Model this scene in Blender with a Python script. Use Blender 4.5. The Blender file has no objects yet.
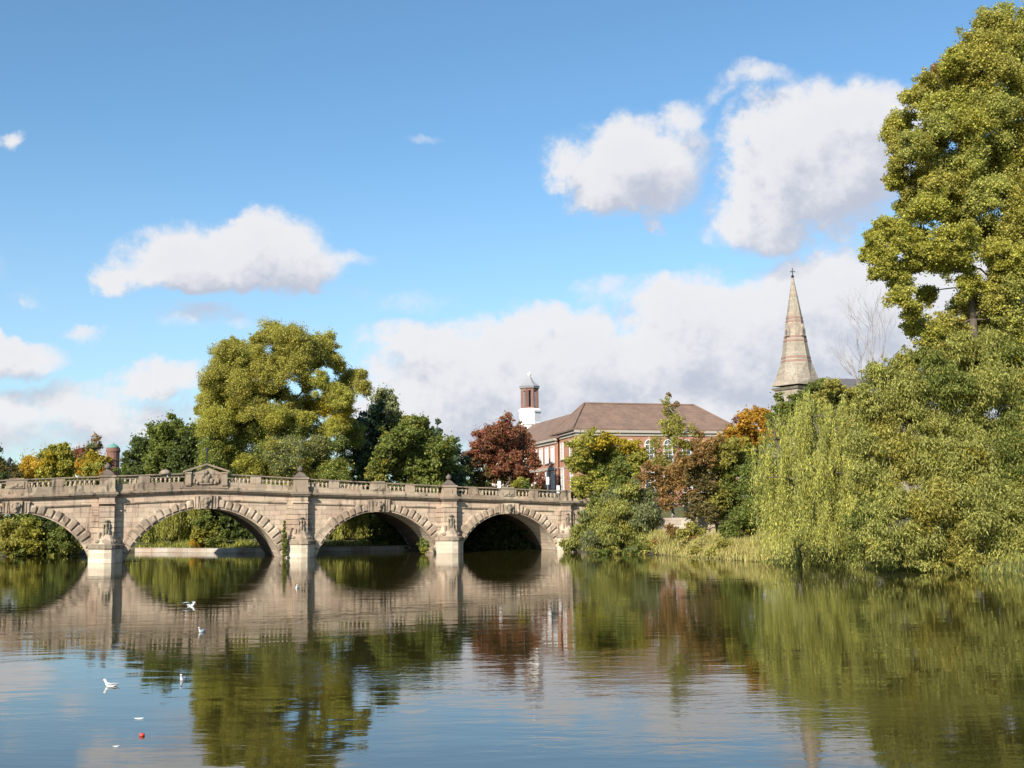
import bpy, math, random
import numpy as np
from mathutils import Vector, Matrix
rng = np.random.default_rng(7)
random.seed(7)
R_ = math.radians
scene = bpy.context.scene
COL = scene.collection

# ------------------------------------------------------------------ camera model
F_PX, CAM_H, PITCH, ROLL = 1150.0, 5.0, math.atan(125/1150), 0.0135
_f = np.array([0, math.cos(PITCH), math.sin(PITCH)])
_u = np.array([0, -math.sin(PITCH), math.cos(PITCH)])
_r = np.array([1.0, 0, 0])
_c, _s = math.cos(ROLL), math.sin(ROLL)
CR, CU = _r*_c-_u*_s, _u*_c+_r*_s
def ray(x, y):
    return _f + CR*(x-512)/F_PX + CU*(384-y)/F_PX
def at(x, y, Y):
    d = ray(x, y); t = Y/d[1]
    return np.array([0, 0, CAM_H]) + d*t
def on_water(x, y, z=0.0):
    d = ray(x, y); t = (z-CAM_H)/d[2]
    return np.array([0, 0, CAM_H]) + d*t

# ------------------------------------------------------------------ helpers
def tag(o, label=None, cat=None, group=None, kind=None):
    if label: o['label'] = label
    if cat: o['category'] = cat
    if group: o['group'] = group
    if kind: o['kind'] = kind
    return o
def link(name, me, mat, parent=None):
    o = bpy.data.objects.new(name, me); COL.objects.link(o)
    if mat is not None and not me.materials: me.materials.append(mat)
    if parent is not None: o.parent = parent
    return o
def empty(name, loc=(0, 0, 0), rz=0.0):
    o = bpy.data.objects.new(name, None); COL.objects.link(o)
    o.location = tuple(float(v) for v in loc); o.rotation_euler = (0, 0, rz); o.empty_display_size = 0.5
    return o
def copy_tree(o, parent=None):
    c = o.copy(); COL.objects.link(c); c.parent = parent
    for ch in list(o.children): copy_tree(ch, c)
    return c

class MB:
    def __init__(s): s.v = []; s.f = []; s.smooth = False
    def add(s, vs, fs):
        n = len(s.v); s.v += [tuple(float(q) for q in p) for p in vs]; s.f += [tuple(i+n for i in f) for f in fs]; return s
    def box(s, x0, x1, y0, y1, z0, z1):
        s.add([(x0,y0,z0),(x1,y0,z0),(x1,y1,z0),(x0,y1,z0),(x0,y0,z1),(x1,y0,z1),(x1,y1,z1),(x0,y1,z1)],
              [(0,3,2,1),(4,5,6,7),(0,1,5,4),(1,2,6,5),(2,3,7,6),(3,0,4,7)]); return s
    def prism(s, poly, z0, z1, top=None):
        # poly: xy list ccw; top: optional other outline at z1
        n = len(poly); top = top or poly
        vs = [(x, y, z0) for x, y in poly]+[(x, y, z1) for x, y in top]
        s.add(vs, [tuple(range(n-1, -1, -1)), tuple(range(n, 2*n))]+[(i, (i+1) % n, n+(i+1) % n, n+i) for i in range(n)]); return s
    def lathe(s, prof, c=(0, 0, 0), n=10, rot=0.0):
        vs = []
        for r, z in prof:
            for k in range(n):
                a = rot+2*math.pi*k/n; vs.append((c[0]+r*math.cos(a), c[1]+r*math.sin(a), c[2]+z))
        fs = []
        for j in range(len(prof)-1):
            for k in range(n):
                k2 = (k+1) % n; fs.append((j*n+k, j*n+k2, (j+1)*n+k2, (j+1)*n+k))
        fs.append(tuple(range(n-1, -1, -1))); m = (len(prof)-1)*n; fs.append(tuple(range(m, m+n)))
        s.add(vs, fs); return s
    def tube(s, pts, rad, n=6):
        pts = [np.array(p, float) for p in pts]; vs = []; ref = None
        for i, p in enumerate(pts):
            d = pts[min(i+1, len(pts)-1)]-pts[max(i-1, 0)]; d = d/(np.linalg.norm(d)+1e-9)
            if ref is None:
                ref = np.cross(d, [0.31, 0.95, 0.1]); 
            e = ref-d*np.dot(ref, d); e /= (np.linalg.norm(e)+1e-9); g = np.cross(d, e); ref = e
            for k in range(n):
                a = 2*math.pi*k/n; vs.append(p+rad[i]*(math.cos(a)*e+math.sin(a)*g))
        fs = []
        for j in range(len(pts)-1):
            for k in range(n):
                k2 = (k+1) % n; fs.append((j*n+k, j*n+k2, (j+1)*n+k2, (j+1)*n+k))
        fs.append(tuple(range(n-1, -1, -1))); m = (len(pts)-1)*n; fs.append(tuple(range(m, m+n)))
        s.add(vs, fs); return s
    def ellipsoid(s, c, r, nu=10, nv=7, M=None):
        vs = []; fs = []
        for j in range(nv+1):
            t = math.pi*j/nv
            for k in range(nu):
                p = np.array([r[0]*math.sin(t)*math.cos(2*math.pi*k/nu), r[1]*math.sin(t)*math.sin(2*math.pi*k/nu), -r[2]*math.cos(t)])
                if M is not None: p = M@p
                vs.append(p+np.array(c))
        for j in range(nv):
            for k in range(nu):
                k2 = (k+1) % nu; fs.append((j*nu+k, j*nu+k2, (j+1)*nu+k2, (j+1)*nu+k))
        s.add(vs, fs); return s
    def mesh(s, name):
        me = bpy.data.meshes.new(name); me.from_pydata(s.v, [], s.f); me.update()
        if s.smooth: me.polygons.foreach_set('use_smooth', [True]*len(me.polygons))
        return me
    def build(s, name, mat, parent=None): return link(name, s.mesh(name), mat, parent)

# ------------------------------------------------------------------ node helpers
class NT:
    def __init__(s, tree): s.t = tree; s.n = tree.nodes; s.l = tree.links
    def new(s, kind, **kw):
        n = s.n.new(kind)
        for k, v in kw.items(): setattr(n, k, v)
        return n
    def put(s, sock, v):
        if isinstance(v, bpy.types.NodeSocket): s.l.new(v, sock)
        elif v is not None: sock.default_value = v
    def math(s, op, a, b=None, c=None, clamp=False):
        n = s.new('ShaderNodeMath', operation=op, use_clamp=clamp)
        s.put(n.inputs[0], a); s.put(n.inputs[1], b)
        if c is not None: s.put(n.inputs[2], c)
        return n.outputs[0]
    def vmath(s, op, a, b=None, sc=None):
        n = s.new('ShaderNodeVectorMath', operation=op); s.put(n.inputs[0], a); s.put(n.inputs[1], b)
        if sc is not None: s.put(n.inputs['Scale'], sc)
        return n.outputs['Value'] if op in ('LENGTH', 'DOT_PRODUCT', 'DISTANCE') else n.outputs[0]
    def mix(s, f, a, b, mode='MIX'):
        n = s.new('ShaderNodeMix', data_type='RGBA', blend_type=mode); s.put(n.inputs['Factor'], f); s.put(n.inputs['A'], a); s.put(n.inputs['B'], b)
        for q in n.inputs:
            if q.type == 'RGBA' and q.name == 'A': s.put(q, a)
            if q.type == 'RGBA' and q.name == 'B': s.put(q, b)
        return [q for q in n.outputs if q.type == 'RGBA'][0]
    def noise(s, vec, scale, detail=4, rough=0.55, dist=0.0):
        n = s.new('ShaderNodeTexNoise'); s.put(n.inputs['Vector'], vec); n.inputs['Scale'].default_value = scale
        n.inputs['Detail'].default_value = detail; n.inputs['Roughness'].default_value = rough; n.inputs['Distortion'].default_value = dist
        return n.outputs['Fac'], n.outputs['Color']
    def ramp(s, v, lo, hi, a=0.0, b=1.0, smooth=True):
        n = s.new('ShaderNodeMapRange', interpolation_type='SMOOTHSTEP' if smooth else 'LINEAR'); s.put(n.inputs['Value'], v)
        n.inputs['From Min'].default_value = lo; n.inputs['From Max'].default_value = hi
        n.inputs['To Min'].default_value = a; n.inputs['To Max'].default_value = b
        return n.outputs['Result']
    def sep(s, v):
        n = s.new('ShaderNodeSeparateXYZ'); s.put(n.inputs[0], v); return n.outputs
    def comb(s, x, y, z):
        n = s.new('ShaderNodeCombineXYZ'); s.put(n.inputs[0], x); s.put(n.inputs[1], y); s.put(n.inputs[2], z); return n.outputs[0]
    def scale(s, v, x, y, z):
        return s.vmath('MULTIPLY', v, (x, y, z))
def rgb(c): return (c[0], c[1], c[2], 1.0)
def material(name):
    m = bpy.data.materials.new(name); m.use_nodes = True; t = NT(m.node_tree); t.n.clear()
    out = t.new('ShaderNodeOutputMaterial'); b = t.new('ShaderNodeBsdfPrincipled'); t.l.new(b.outputs[0], out.inputs[0])
    return m, t, b, out
def objco(t): return t.new('ShaderNodeTexCoord').outputs['Object']
def bump(t, b, h, strength=0.5, dist=0.05):
    n = t.new('ShaderNodeBump'); n.inputs['Strength'].default_value = strength; n.inputs['Distance'].default_value = dist
    t.put(n.inputs['Height'], h); t.l.new(n.outputs[0], b.inputs['Normal']); return n

def plain(name, c, rough=0.7, metal=0.0, var=0.15, scale=6.0):
    m, t, b, o = material(name)
    f, _ = t.noise(objco(t), scale, 4)
    c2 = tuple(v*(1-var*1.6) for v in c); c3 = tuple(min(1, v*(1+var)) for v in c)
    t.put(b.inputs['Base Color'], t.mix(f, rgb(c2), rgb(c3))); b.inputs['Roughness'].default_value = rough; b.inputs['Metallic'].default_value = metal
    bump(t, b, f, 0.2, 0.02)
    return m

def stone(name, base, dark, brick=None, soot=0.55, joint=0.5, warm=(0.36, 0.265, 0.19), cell=None):
    m, t, b, o = material(name)
    co = objco(t); x, y, z = t.sep(co)
    big, _ = t.noise(co, 0.35, 5, 0.6); fine, _ = t.noise(co, 3.0, 5, 0.65)
    stk, _ = t.noise(t.scale(co, 1.6, 1.6, 0.35), 1.3, 4, 0.6)
    lay, _ = t.noise(t.scale(co, 0.12, 0.12, 1.7), 1.6, 4, 0.6)
    col = t.mix(t.ramp(big, 0.35, 0.7), rgb(base), rgb(warm))
    if cell:
        v = t.new('ShaderNodeTexVoronoi'); t.put(v.inputs['Vector'], co); v.inputs['Scale'].default_value = cell; cx = t.sep(v.outputs['Color'])[0]
        col = t.mix(.8, col, t.mix(cx, (.42, .40, .385, 1), (1.2, 1.16, 1.1, 1)), 'MULTIPLY')
    if brick:
        n = t.new('ShaderNodeTexBrick'); n.offset = 0.5
        t.put(n.inputs['Vector'], t.comb(t.math('ADD', x, t.math('MULTIPLY', y, 0.77)), z, 0.0))
        n.inputs['Scale'].default_value = 1.0; n.inputs['Brick Width'].default_value = brick[0]; n.inputs['Row Height'].default_value = brick[1]
        n.inputs['Mortar Size'].default_value = brick[2]; n.inputs['Mortar Smooth'].default_value = 0.3; n.inputs['Bias'].default_value = -0.1
        n.inputs['Color1'].default_value = (1.1, 1.06, 1.0, 1); n.inputs['Color2'].default_value = (0.72, 0.68, 0.66, 1); n.inputs['Mortar'].default_value = (1-joint, 1-joint, 1-joint, 1)
        col = t.mix(0.85, col, n.outputs['Color'], 'MULTIPLY')
    col = t.mix(t.ramp(fine, 0.35, 0.75, 0, 0.35), col, rgb(tuple(v*0.62 for v in base)))
    col = t.mix(t.ramp(lay, 0.5, 0.72, 0, 0.5), col, rgb(tuple(v*0.66 for v in warm)))
    col = t.mix(t.ramp(stk, 0.52, 0.72, 0, soot), col, rgb(dark))
    t.put(b.inputs['Base Color'], col); b.inputs['Roughness'].default_value = 0.9; b.inputs['Specular IOR Level'].default_value = 0.15
    h = t.math('ADD', t.math('MULTIPLY', fine, 0.6), big)
    if brick: h = t.math('SUBTRACT', h, t.math('MULTIPLY', n.outputs['Fac'], 0.8))
    bump(t, b, h, 0.55, 0.06)
    return m

def leaf_mat(name, trans=0.45, tfac=0.46):
    m, t, b, o = material(name)
    at_ = t.new('ShaderNodeAttribute'); at_.attribute_name = 'tint'; c = at_.outputs['Color']
    t.put(b.inputs['Base Color'], c); b.inputs['Roughness'].default_value = 0.55; b.inputs['Specular IOR Level'].default_value = 0.25
    tr = t.new('ShaderNodeBsdfTranslucent'); t.put(tr.inputs[0], t.mix(1.0, c, (1.12, 1.15, 0.7, 1), 'MULTIPLY'))
    mx = t.new('ShaderNodeMixShader'); mx.inputs[0].default_value = tfac
    t.l.new(b.outputs[0], mx.inputs[1]); t.l.new(tr.outputs[0], mx.inputs[2]); t.l.new(mx.outputs[0], o.inputs[0])
    return m

M = {}
M['bridge'] = stone('bridge_sandstone', (0.55, 0.445, 0.335), (0.12, 0.09, 0.07), brick=(1.15, 0.52, 0.02), soot=0.8, joint=0.45, warm=(0.47, 0.345, 0.26))
M['ring'] = stone('voussoir_sandstone', (0.54, 0.44, 0.335), (0.11, 0.085, 0.065), soot=0.85, cell=.95)
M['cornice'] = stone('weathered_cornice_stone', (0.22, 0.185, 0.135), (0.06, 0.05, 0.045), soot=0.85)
M['parapet'] = stone('parapet_stone', (0.40, 0.335, 0.25), (0.06, 0.05, 0.04), soot=0.95, cell=.5)
M['base'] = stone('pale_cutwater_stone', (0.66, 0.58, 0.46), (0.3, 0.25, 0.18), brick=(1.3, 0.5, 0.012), soot=0.35, joint=0.3, warm=(0.56, 0.47, 0.36))
M['vault'] = stone('shade_painted_vault_stone', (0.13, 0.10, 0.08), (0.05, 0.04, 0.035), brick=(1.0, 0.4, 0.02), soot=0.7, warm=(0.12, 0.085, 0.065))  # near-black tone paints in the shade deep under the arches
M['band'] = stone('sun_painted_soffit_stone', (0.66, 0.57, 0.45), (0.2, 0.15, 0.12), brick=(1.1, 0.42, 0.03), soot=0.35, joint=0.5, warm=(0.56, 0.44, 0.33))  # extra pale tone paints in sunlight on the front of the soffits
M['sooty'] = stone('sooty_stone', (0.17, 0.14, 0.115), (0.05, 0.045, 0.04), soot=0.7, warm=(0.13, 0.10, 0.08))
M['quay'] = stone('quay_stone', (0.5, 0.46, 0.4), (0.2, 0.18, 0.14), brick=(1.6, 0.5, 0.02), soot=0.4)
M['spire'] = stone('spire_limestone', (0.38, 0.34, 0.275), (0.12, 0.11, 0.095), brick=(0.9, 0.45, 0.03), soot=0.6, joint=0.25, warm=(0.38, 0.31, 0.24))
M['redstone'] = plain('red_sandstone_band', (0.29, 0.18, 0.145), 0.85)
M['white'] = plain('white_paint', (0.78, 0.77, 0.74), 0.5, var=0.06)
M['trim'] = plain('pale_stone_trim', (0.42, 0.37, 0.31), 0.8, var=0.12)
M['lead'] = plain('grey_lead', (0.30, 0.30, 0.31), 0.6, var=0.15)
M['slate'] = plain('slate_roof', (0.12, 0.11, 0.115), 0.6, var=0.3, scale=2.0)
M['iron'] = plain('black_iron', (0.03, 0.03, 0.033), 0.4, 0.3)
M['verdigris'] = plain('green_copper', (0.12, 0.3, 0.24), 0.7, var=0.2)
M['feather'] = plain('white_feathers', (0.82, 0.82, 0.8), 0.7, var=0.04)
M['grey_feather'] = plain('grey_feathers', (0.3, 0.33, 0.36), 0.7, var=0.08)
M['redfloat'] = plain('red_plastic', (0.6, 0.06, 0.035), 0.4, var=0.1)
M['lampglass'] = plain('opal_lamp_glass', (0.75, 0.75, 0.72), 0.2, var=0.03)
def bark(name, c):
    m, t, b, o = material(name); co = objco(t); f, _ = t.noise(t.scale(co, 4, 4, 0.8), 2.0, 5, 0.65)
    t.put(b.inputs['Base Color'], t.mix(t.ramp(f, .3, .7), rgb(tuple(v*.5 for v in c)), rgb(c))); b.inputs['Roughness'].default_value = .9
    bump(t, b, f, .6, .05); return m
M['bark'] = bark('bark', (0.13, 0.10, 0.075)); M['palebark'] = bark('pale_bark', (0.42, 0.36, 0.31))
def glass_mat():
    m, t, b, o = material('window_glass'); b.inputs['Base Color'].default_value = (0.05, 0.06, 0.075, 1)
    b.inputs['Roughness'].default_value = 0.08; b.inputs['Specular IOR Level'].default_value = 0.8; return m
M['glass'] = glass_mat()
def brickwork(name, c1, c2):
    m, t, b, o = material(name); co = objco(t); x, y, z = t.sep(co)
    n = t.new('ShaderNodeTexBrick'); n.offset = .5
    t.put(n.inputs['Vector'], t.comb(t.math('ADD', x, y), z, 0.0)); n.inputs['Scale'].default_value = 1
    n.inputs['Brick Width'].default_value = .45; n.inputs['Row Height'].default_value = .15; n.inputs['Mortar Size'].default_value = .012
    n.inputs['Color1'].default_value = rgb(c1); n.inputs['Color2'].default_value = rgb(c2); n.inputs['Mortar'].default_value = rgb((.36, .28, .22))
    f, _ = t.noise(co, .5, 5, .6)
    t.put(b.inputs['Base Color'], t.mix(t.ramp(f, .35, .7, 0, .35), n.outputs['Color'], rgb(tuple(v*.6 for v in c1)))); b.inputs['Roughness'].default_value = .9
    return m
M['brick'] = brickwork('red_brick', (0.47, 0.215, 0.13), (0.40, 0.17, 0.105))
M['chimneybrick'] = brickwork('dark_red_brick', (0.2, 0.08, 0.055), (0.15, 0.055, 0.042))
def tile_mat():
    m, t, b, o = material('clay_roof_tiles'); co = objco(t); x, y, z = t.sep(co)
    f, _ = t.noise(co, .6, 5, .6); g, _ = t.noise(co, 5.0, 3, .6)
    w = t.math('FRACT', t.math('MULTIPLY', z, 3.2)); 
    c = t.mix(t.ramp(f, .3, .7), rgb((.235, .145, .10)), rgb((.15, .095, .07))); c = t.mix(t.ramp(g, .4, .7, 0, .5), c, rgb((.28, .19, .14)))
    c = t.mix(t.ramp(w, .0, .25, .45, 0), c, rgb((.1, .06, .05)))
    t.put(b.inputs['Base Color'], c); b.inputs['Roughness'].default_value = .85; bump(t, b, w, .5, .05); return m
M['tile'] = tile_mat()
def ground_mat():
    m, t, b, o = material('grassy_ground'); co = objco(t); f, _ = t.noise(co, .12, 6, .6); g, _ = t.noise(co, 1.5, 5, .7)
    c = t.mix(t.ramp(f, .35, .65), rgb((.055, .075, .02)), rgb((.10, .09, .04))); c = t.mix(t.ramp(g, .4, .7, 0, .7), c, rgb((.13, .12, .05)))
    x, y, z = t.sep(co); c = t.mix(t.ramp(z, 0.0, .5, 1, 0), c, rgb((.045, .035, .022)))
    t.put(b.inputs['Base Color'], c); b.inputs['Roughness'].default_value = .95; bump(t, b, g, .8, .15); return m
M['ground'] = ground_mat()
M['asphalt'] = plain('asphalt', (0.05, 0.05, 0.052), .9, var=.2)
M['leaf'] = leaf_mat('broad_leaves'); M['needle'] = leaf_mat('dark_leaves', tfac=.15)
M['willow'] = leaf_mat('willow_leaves', tfac=.4)

def water_mat():
    m, t, b, o = material('river_water'); co = objco(t)
    b.inputs['Base Color'].default_value = (0.028, 0.024, 0.006, 1); b.inputs['IOR'].default_value = 1.52
    b.inputs['Roughness'].default_value = 0.02
    patch, _ = t.noise(t.scale(co, 0.6, 1.0, 1), 0.05, 4, .6)
    patch2, _ = t.noise(t.scale(co, 0.5, 1.0, 1), 0.19, 3, .6)
    pm = t.ramp(t.math('ADD', t.math('MULTIPLY', patch, .6), t.math('MULTIPLY', patch2, .4)), .46, .64, .09, 1.05)
    swell, _ = t.noise(t.scale(co, 0.35, 1.0, 1), 0.9, 3, .5, .4)
    rip, _ = t.noise(t.scale(co, 0.5, 1.0, 1), 3.0, 3, .55, .6)
    tiny, _ = t.noise(t.scale(co, 0.7, 1.0, 1), 9.0, 2, .5)
    h = t.math('ADD', t.math('MULTIPLY', swell, 0.008), t.math('MULTIPLY', t.math('ADD', t.math('MULTIPLY', rip, 0.0075), t.math('MULTIPLY', tiny, 0.0012)), pm))
    bump(t, b, h, 1.0, 1.0)
    return m
M['water'] = water_mat()
# ------------------------------------------------------------------ world: sky with clouds, sun
SUN_AZ = R_(-118)      # direction towards the sun, measured from +X
SUN_EL = R_(30)
def make_world():
    w = bpy.data.worlds.new('World'); scene.world = w; w.use_nodes = True; t = NT(w.node_tree); t.n.clear()
    # node group: cloud density at (azimuth, elevation)
    g = bpy.data.node_groups.new('cloud_density', 'ShaderNodeTree')
    g.interface.new_socket('P', in_out='INPUT', socket_type='NodeSocketVector')
    g.interface.new_socket('D', in_out='OUTPUT', socket_type='NodeSocketFloat')
    q = NT(g); gi = q.new('NodeGroupInput'); go = q.new('NodeGroupOutput'); P = gi.outputs[0]
    n1, c1 = q.noise(P, 9.0, 2, .5); n2, c2 = q.noise(P, 24.0, 6, .62); 
    wv = q.vmath('SCALE', q.vmath('SUBTRACT', c1, (.5, .5, .5)), sc=.05)
    wv2 = q.vmath('SCALE', q.vmath('SUBTRACT', c2, (.5, .5, .5)), sc=.04)
    Pw = q.vmath('ADD', q.vmath('ADD', P, wv), wv2)
    blobs = [ # px, py, rx, ry, weight
        (228,258,100,38,1.0),(185,272,74,24,1.0),(268,252,60,36,1.0),(225,282,80,16,.9),(300,270,44,22,.8),(335,258,40,14,.4),
        (628,158,76,44,1.0),(598,180,50,32,.9),(662,172,42,36,.8),(690,108,26,18,.5),(755,80,34,14,.38),(715,92,22,12,.36),
        (818,162,98,72,1.05),(860,125,62,46,1.0),(770,195,58,42,.85),(800,222,84,26,.6),(656,218,11,12,.5),
        (500,385,140,66,1.0),(600,370,150,62,1.05),(720,345,135,72,1.1),(850,320,120,66,1.1),(980,330,150,70,1.0),(440,415,100,46,.9),(700,420,330,48,.9),(1100,330,150,90,1.0),
        (420,345,70,26,.7),(560,322,60,24,.7),(700,300,70,30,.8),(152,380,44,17,.72),(16,352,44,19,.8),(50,412,120,30,.62),(90,326,24,9,.4),(600,282,34,14,.3),(20,294,20,8,.3),(425,130,20,7,.2),(90,380,24,8,.35),(75,410,60,20,.5),(160,410,70,16,.4),(215,320,60,10,.25),(700,140,14,34,.35),
        (130,440,220,30,.45),(4,138,14,9,.5),(395,300,60,12,.22),(230,325,90,9,.2),(1250,150,160,90,1.0),(1400,330,200,70,1),(-180,250,120,50,1),(-380,330,200,60,1)]
    D = None
    for px, py, rx, ry, wt in blobs:
        d = ray(px, py); az = math.atan2(d[0], d[1]); el = math.atan2(d[2], math.hypot(d[0], d[1]))
        e = q.vmath('MULTIPLY', q.vmath('SUBTRACT', Pw, (az, el, 0)), (F_PX/(rx*1.22), F_PX/(ry*1.22), 0))
        l = q.vmath('LENGTH', e)
        v = q.math('MULTIPLY', q.math('SUBTRACT', 1.0, q.math('MULTIPLY', l, l)), 1.0)
        v = q.math('MULTIPLY', v, wt)
        D = v if D is None else q.math('SMOOTH_MAX', D, v, 0.22)
    D = q.math('MAXIMUM', D, 0.0)
    n3, _c3 = q.noise(P, 70.0, 5, .65)
    fb = q.math('ADD', q.math('MULTIPLY', q.math('SUBTRACT', n2, .5), 1.25), q.math('MULTIPLY', q.math('SUBTRACT', n3, .5), .45))
    # elsewhere in the sky: scattered cumulus by noise, away from the photographed quarter
    ax, ay, _z = q.sep(P)
    far, _ = q.noise(q.scale(P, 1, 2.2, 1), 3.0, 5, .6)
    away = q.ramp(q.math('ABSOLUTE', q.math('ADD', ax, 0.0)), .75, 1.1)
    D = q.math('MAXIMUM', D, q.math('MULTIPLY', q.ramp(far, .5, .75), away))
    D = q.math('ADD', D, q.math('MULTIPLY', fb, q.ramp(D, 0.0, .3, 0.0, 1.0)))
    q.l.new(D, go.inputs[0])

    co = t.new('ShaderNodeTexCoord').outputs['Generated']; x, y, z = t.sep(co)
    az = t.math('ARCTAN2', x, y); el = t.math('ARCTAN2', z, t.math('SQRT', t.math('ADD', t.math('MULTIPLY', x, x), t.math('MULTIPLY', y, y))))
    P = t.comb(az, el, 0.0)
    def dens(v):
        n = t.new('ShaderNodeGroup'); n.node_tree = g; t.put(n.inputs[0], v); return n.outputs[0]
    d0 = dens(P); d1 = dens(t.vmath('ADD', P, (-.012, .024, 0)))
    alpha = t.ramp(d0, .0, .62)
    shade = t.math('SUBTRACT', d0, d1)           # >0 : the side towards the sun
    lit = t.ramp(shade, -.50, .34)
    core = t.ramp(d0, .45, 1.15)
    litc = t.math('MULTIPLY', lit, t.math('SUBTRACT', 1.0, t.math('MULTIPLY', core, .12)))
    ccol = t.mix(litc, (.54, .57, .67, 1), (.88, .87, .89, 1))
    sky = t.new('ShaderNodeTexSky', sky_type='NISHITA'); sky.sun_disc = False; sky.sun_elevation = SUN_EL
    sky.sun_rotation = math.pi/2-SUN_AZ; sky.air_density = 1.0; sky.dust_density = SKY_DUST; sky.ozone_density = SKY_OZONE
    skyc = t.mix(1.0, sky.outputs[0], rgb(SKY_TINT), 'MULTIPLY')
    ccol = t.vmath('SCALE', ccol, sc=CLOUD/SKY_STR)
    # thin veil towards the horizon
    veil = t.ramp(el, -.05, .34, .5, 0.0)
    skyv = t.mix(veil, skyc, t.vmath('SCALE', (.66, .76, .90), sc=.9*CLOUD/SKY_STR))
    col = t.mix(t.math('MULTIPLY', alpha, .96), skyv, ccol)
    bg = t.new('ShaderNodeBackground'); t.put(bg.inputs[0], col); bg.inputs[1].default_value = SKY_STR
    o = t.new('ShaderNodeOutputWorld'); t.l.new(bg.outputs[0], o.inputs[0])
    w.cycles.sampling_method = 'MANUAL'; w.cycles.sample_map_resolution = 1024
SKY_STR, CLOUD, SKY_TINT, SKY_DUST, SKY_OZONE = 0.12, 0.66, (.62, .84, .93), 0.3, 1.5
make_world()
sd = bpy.data.lights.new('sun', 'SUN'); sd.energy = 5.0; sd.angle = R_(0.5); sd.color = (1.0, 0.93, 0.82)
so = bpy.data.objects.new('sun', sd); COL.objects.link(so)
sv = Vector((math.cos(SUN_AZ)*math.cos(SUN_EL), math.sin(SUN_AZ)*math.cos(SUN_EL), math.sin(SUN_EL)))
so.rotation_euler = sv.to_track_quat('Z', 'Y').to_euler(); so.location = (0, -30, 60)

cd = bpy.data.cameras.new('camera'); cam = bpy.data.objects.new('camera', cd); COL.objects.link(cam); scene.camera = cam
cam.matrix_world = Matrix(((CR[0], CU[0], -_f[0], 0), (CR[1], CU[1], -_f[1], 0), (CR[2], CU[2], -_f[2], CAM_H), (0, 0, 0, 1)))
cd.sensor_fit = 'HORIZONTAL'; cd.sensor_width = 36; cd.lens = 36*F_PX/1024; cd.clip_start = 0.1; cd.clip_end = 12000
vs = scene.view_settings; vs.view_transform = 'Standard'; vs.look = 'None'; vs.exposure = 0.6; vs.gamma = 1.0; vs.use_curve_mapping = False
scene.cycles.max_bounces = 8; scene.cycles.diffuse_bounces = 3; scene.cycles.transmission_bounces = 4; scene.cycles.glossy_bounces = 3
scene.cycles.use_denoising = True; scene.cycles.sample_clamp_indirect = 4.0

# ------------------------------------------------------------------ ground and river
BA = R_(21.5); BD = np.array([math.cos(BA), math.sin(BA)]); BN = np.array([math.sin(BA), -math.cos(BA)])
BP = np.array([-41.3, 120.2])-BN*1.6
BW = 11.5
river = np.array([(60,-400),(54,-60),(50,0),(44,50),(37.5,76),(31,88),(23.5,103),(17.8,118),(11,130),(7.2,139),(6.0,147),(2,150.5),(-8,149.5),(-17,147.0),(-34.5,145.0),(-43,150.0),(-50,154),(-62,143),(-80,141),(-95,150),(-140,170),(-240,200),(-240,120),(-140,118),(-85,98),(-85,40),(-75,-60),(-70,-400)], float)
def river_sd(X, Y):
    X = np.asarray(X, float); Y = np.asarray(Y, float); d = np.full(X.shape, 1e9); inside = np.zeros(X.shape, bool)
    n = len(river)
    for i in range(n):
        a = river[i]; b = river[(i+1) % n]; e = b-a
        tt = np.clip(((X-a[0])*e[0]+(Y-a[1])*e[1])/(e@e), 0, 1)
        d = np.minimum(d, np.hypot(X-a[0]-tt*e[0], Y-a[1]-tt*e[1]))
        c = ((a[1] > Y) != (b[1] > Y)); xi = a[0]+(Y-a[1])*e[0]/(e[1] if e[1] else 1e-9)
        inside ^= (c & (X < xi))
    return np.where(inside, -d, d)
def sstep(x, a, b):
    t = np.clip((x-a)/(b-a), 0, 1); return t*t*(3-2*t)
def ground_z(X, Y):
    d = river_sd(X, Y); X = np.asarray(X, float); Y = np.asarray(Y, float)
    z = np.where(d < 0, -2.5*np.clip(-d/2.5, 0, 1)-.05, .75*(1-np.exp(-np.maximum(d, 0)/.8))+.5*sstep(d, 1, 6)+2.6*sstep(d, 7, 32))
    s = (X-BP[0])*BD[0]+(Y-BP[1])*BD[1]; o = -((X-BP[0])*BN[0]+(Y-BP[1])*BN[1])
    emb = 5.0-np.maximum(np.abs(o-BW/2)-BW/2-.5, 0)*.55
    m = np.maximum(sstep(s, 54, 60), sstep(-s, 38, 44))
    z = np.where((d > 0), np.maximum(z, m*emb), z)
    z += np.where(d > 2, .12*np.sin(X*.31+1.3*np.sin(Y*.17))*np.cos(Y*.27), 0)
    return z
def lin(a, b, st): return list(np.arange(a, b, st))
gx = np.array(lin(-4000, -400, 400)+lin(-400, -110, 15)+lin(-110, 70, 1.5)+lin(70, 400, 15)+lin(400, 4001, 400))
gy = np.array(lin(-600, -60, 30)+lin(-60, 60, 5)+lin(60, 215, 1.5)+lin(215, 700, 15)+lin(700, 6001, 400))
GX, GY = np.meshgrid(gx, gy); GZ = ground_z(GX, GY)
nx, ny = len(gx), len(gy); vv = np.stack([GX.ravel(), GY.ravel(), GZ.ravel()], 1)
ii = (np.arange(ny-1)[:, None]*nx+np.arange(nx-1)[None]).ravel(); ff = np.stack([ii, ii+1, ii+nx+1, ii+nx], 1)
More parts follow.
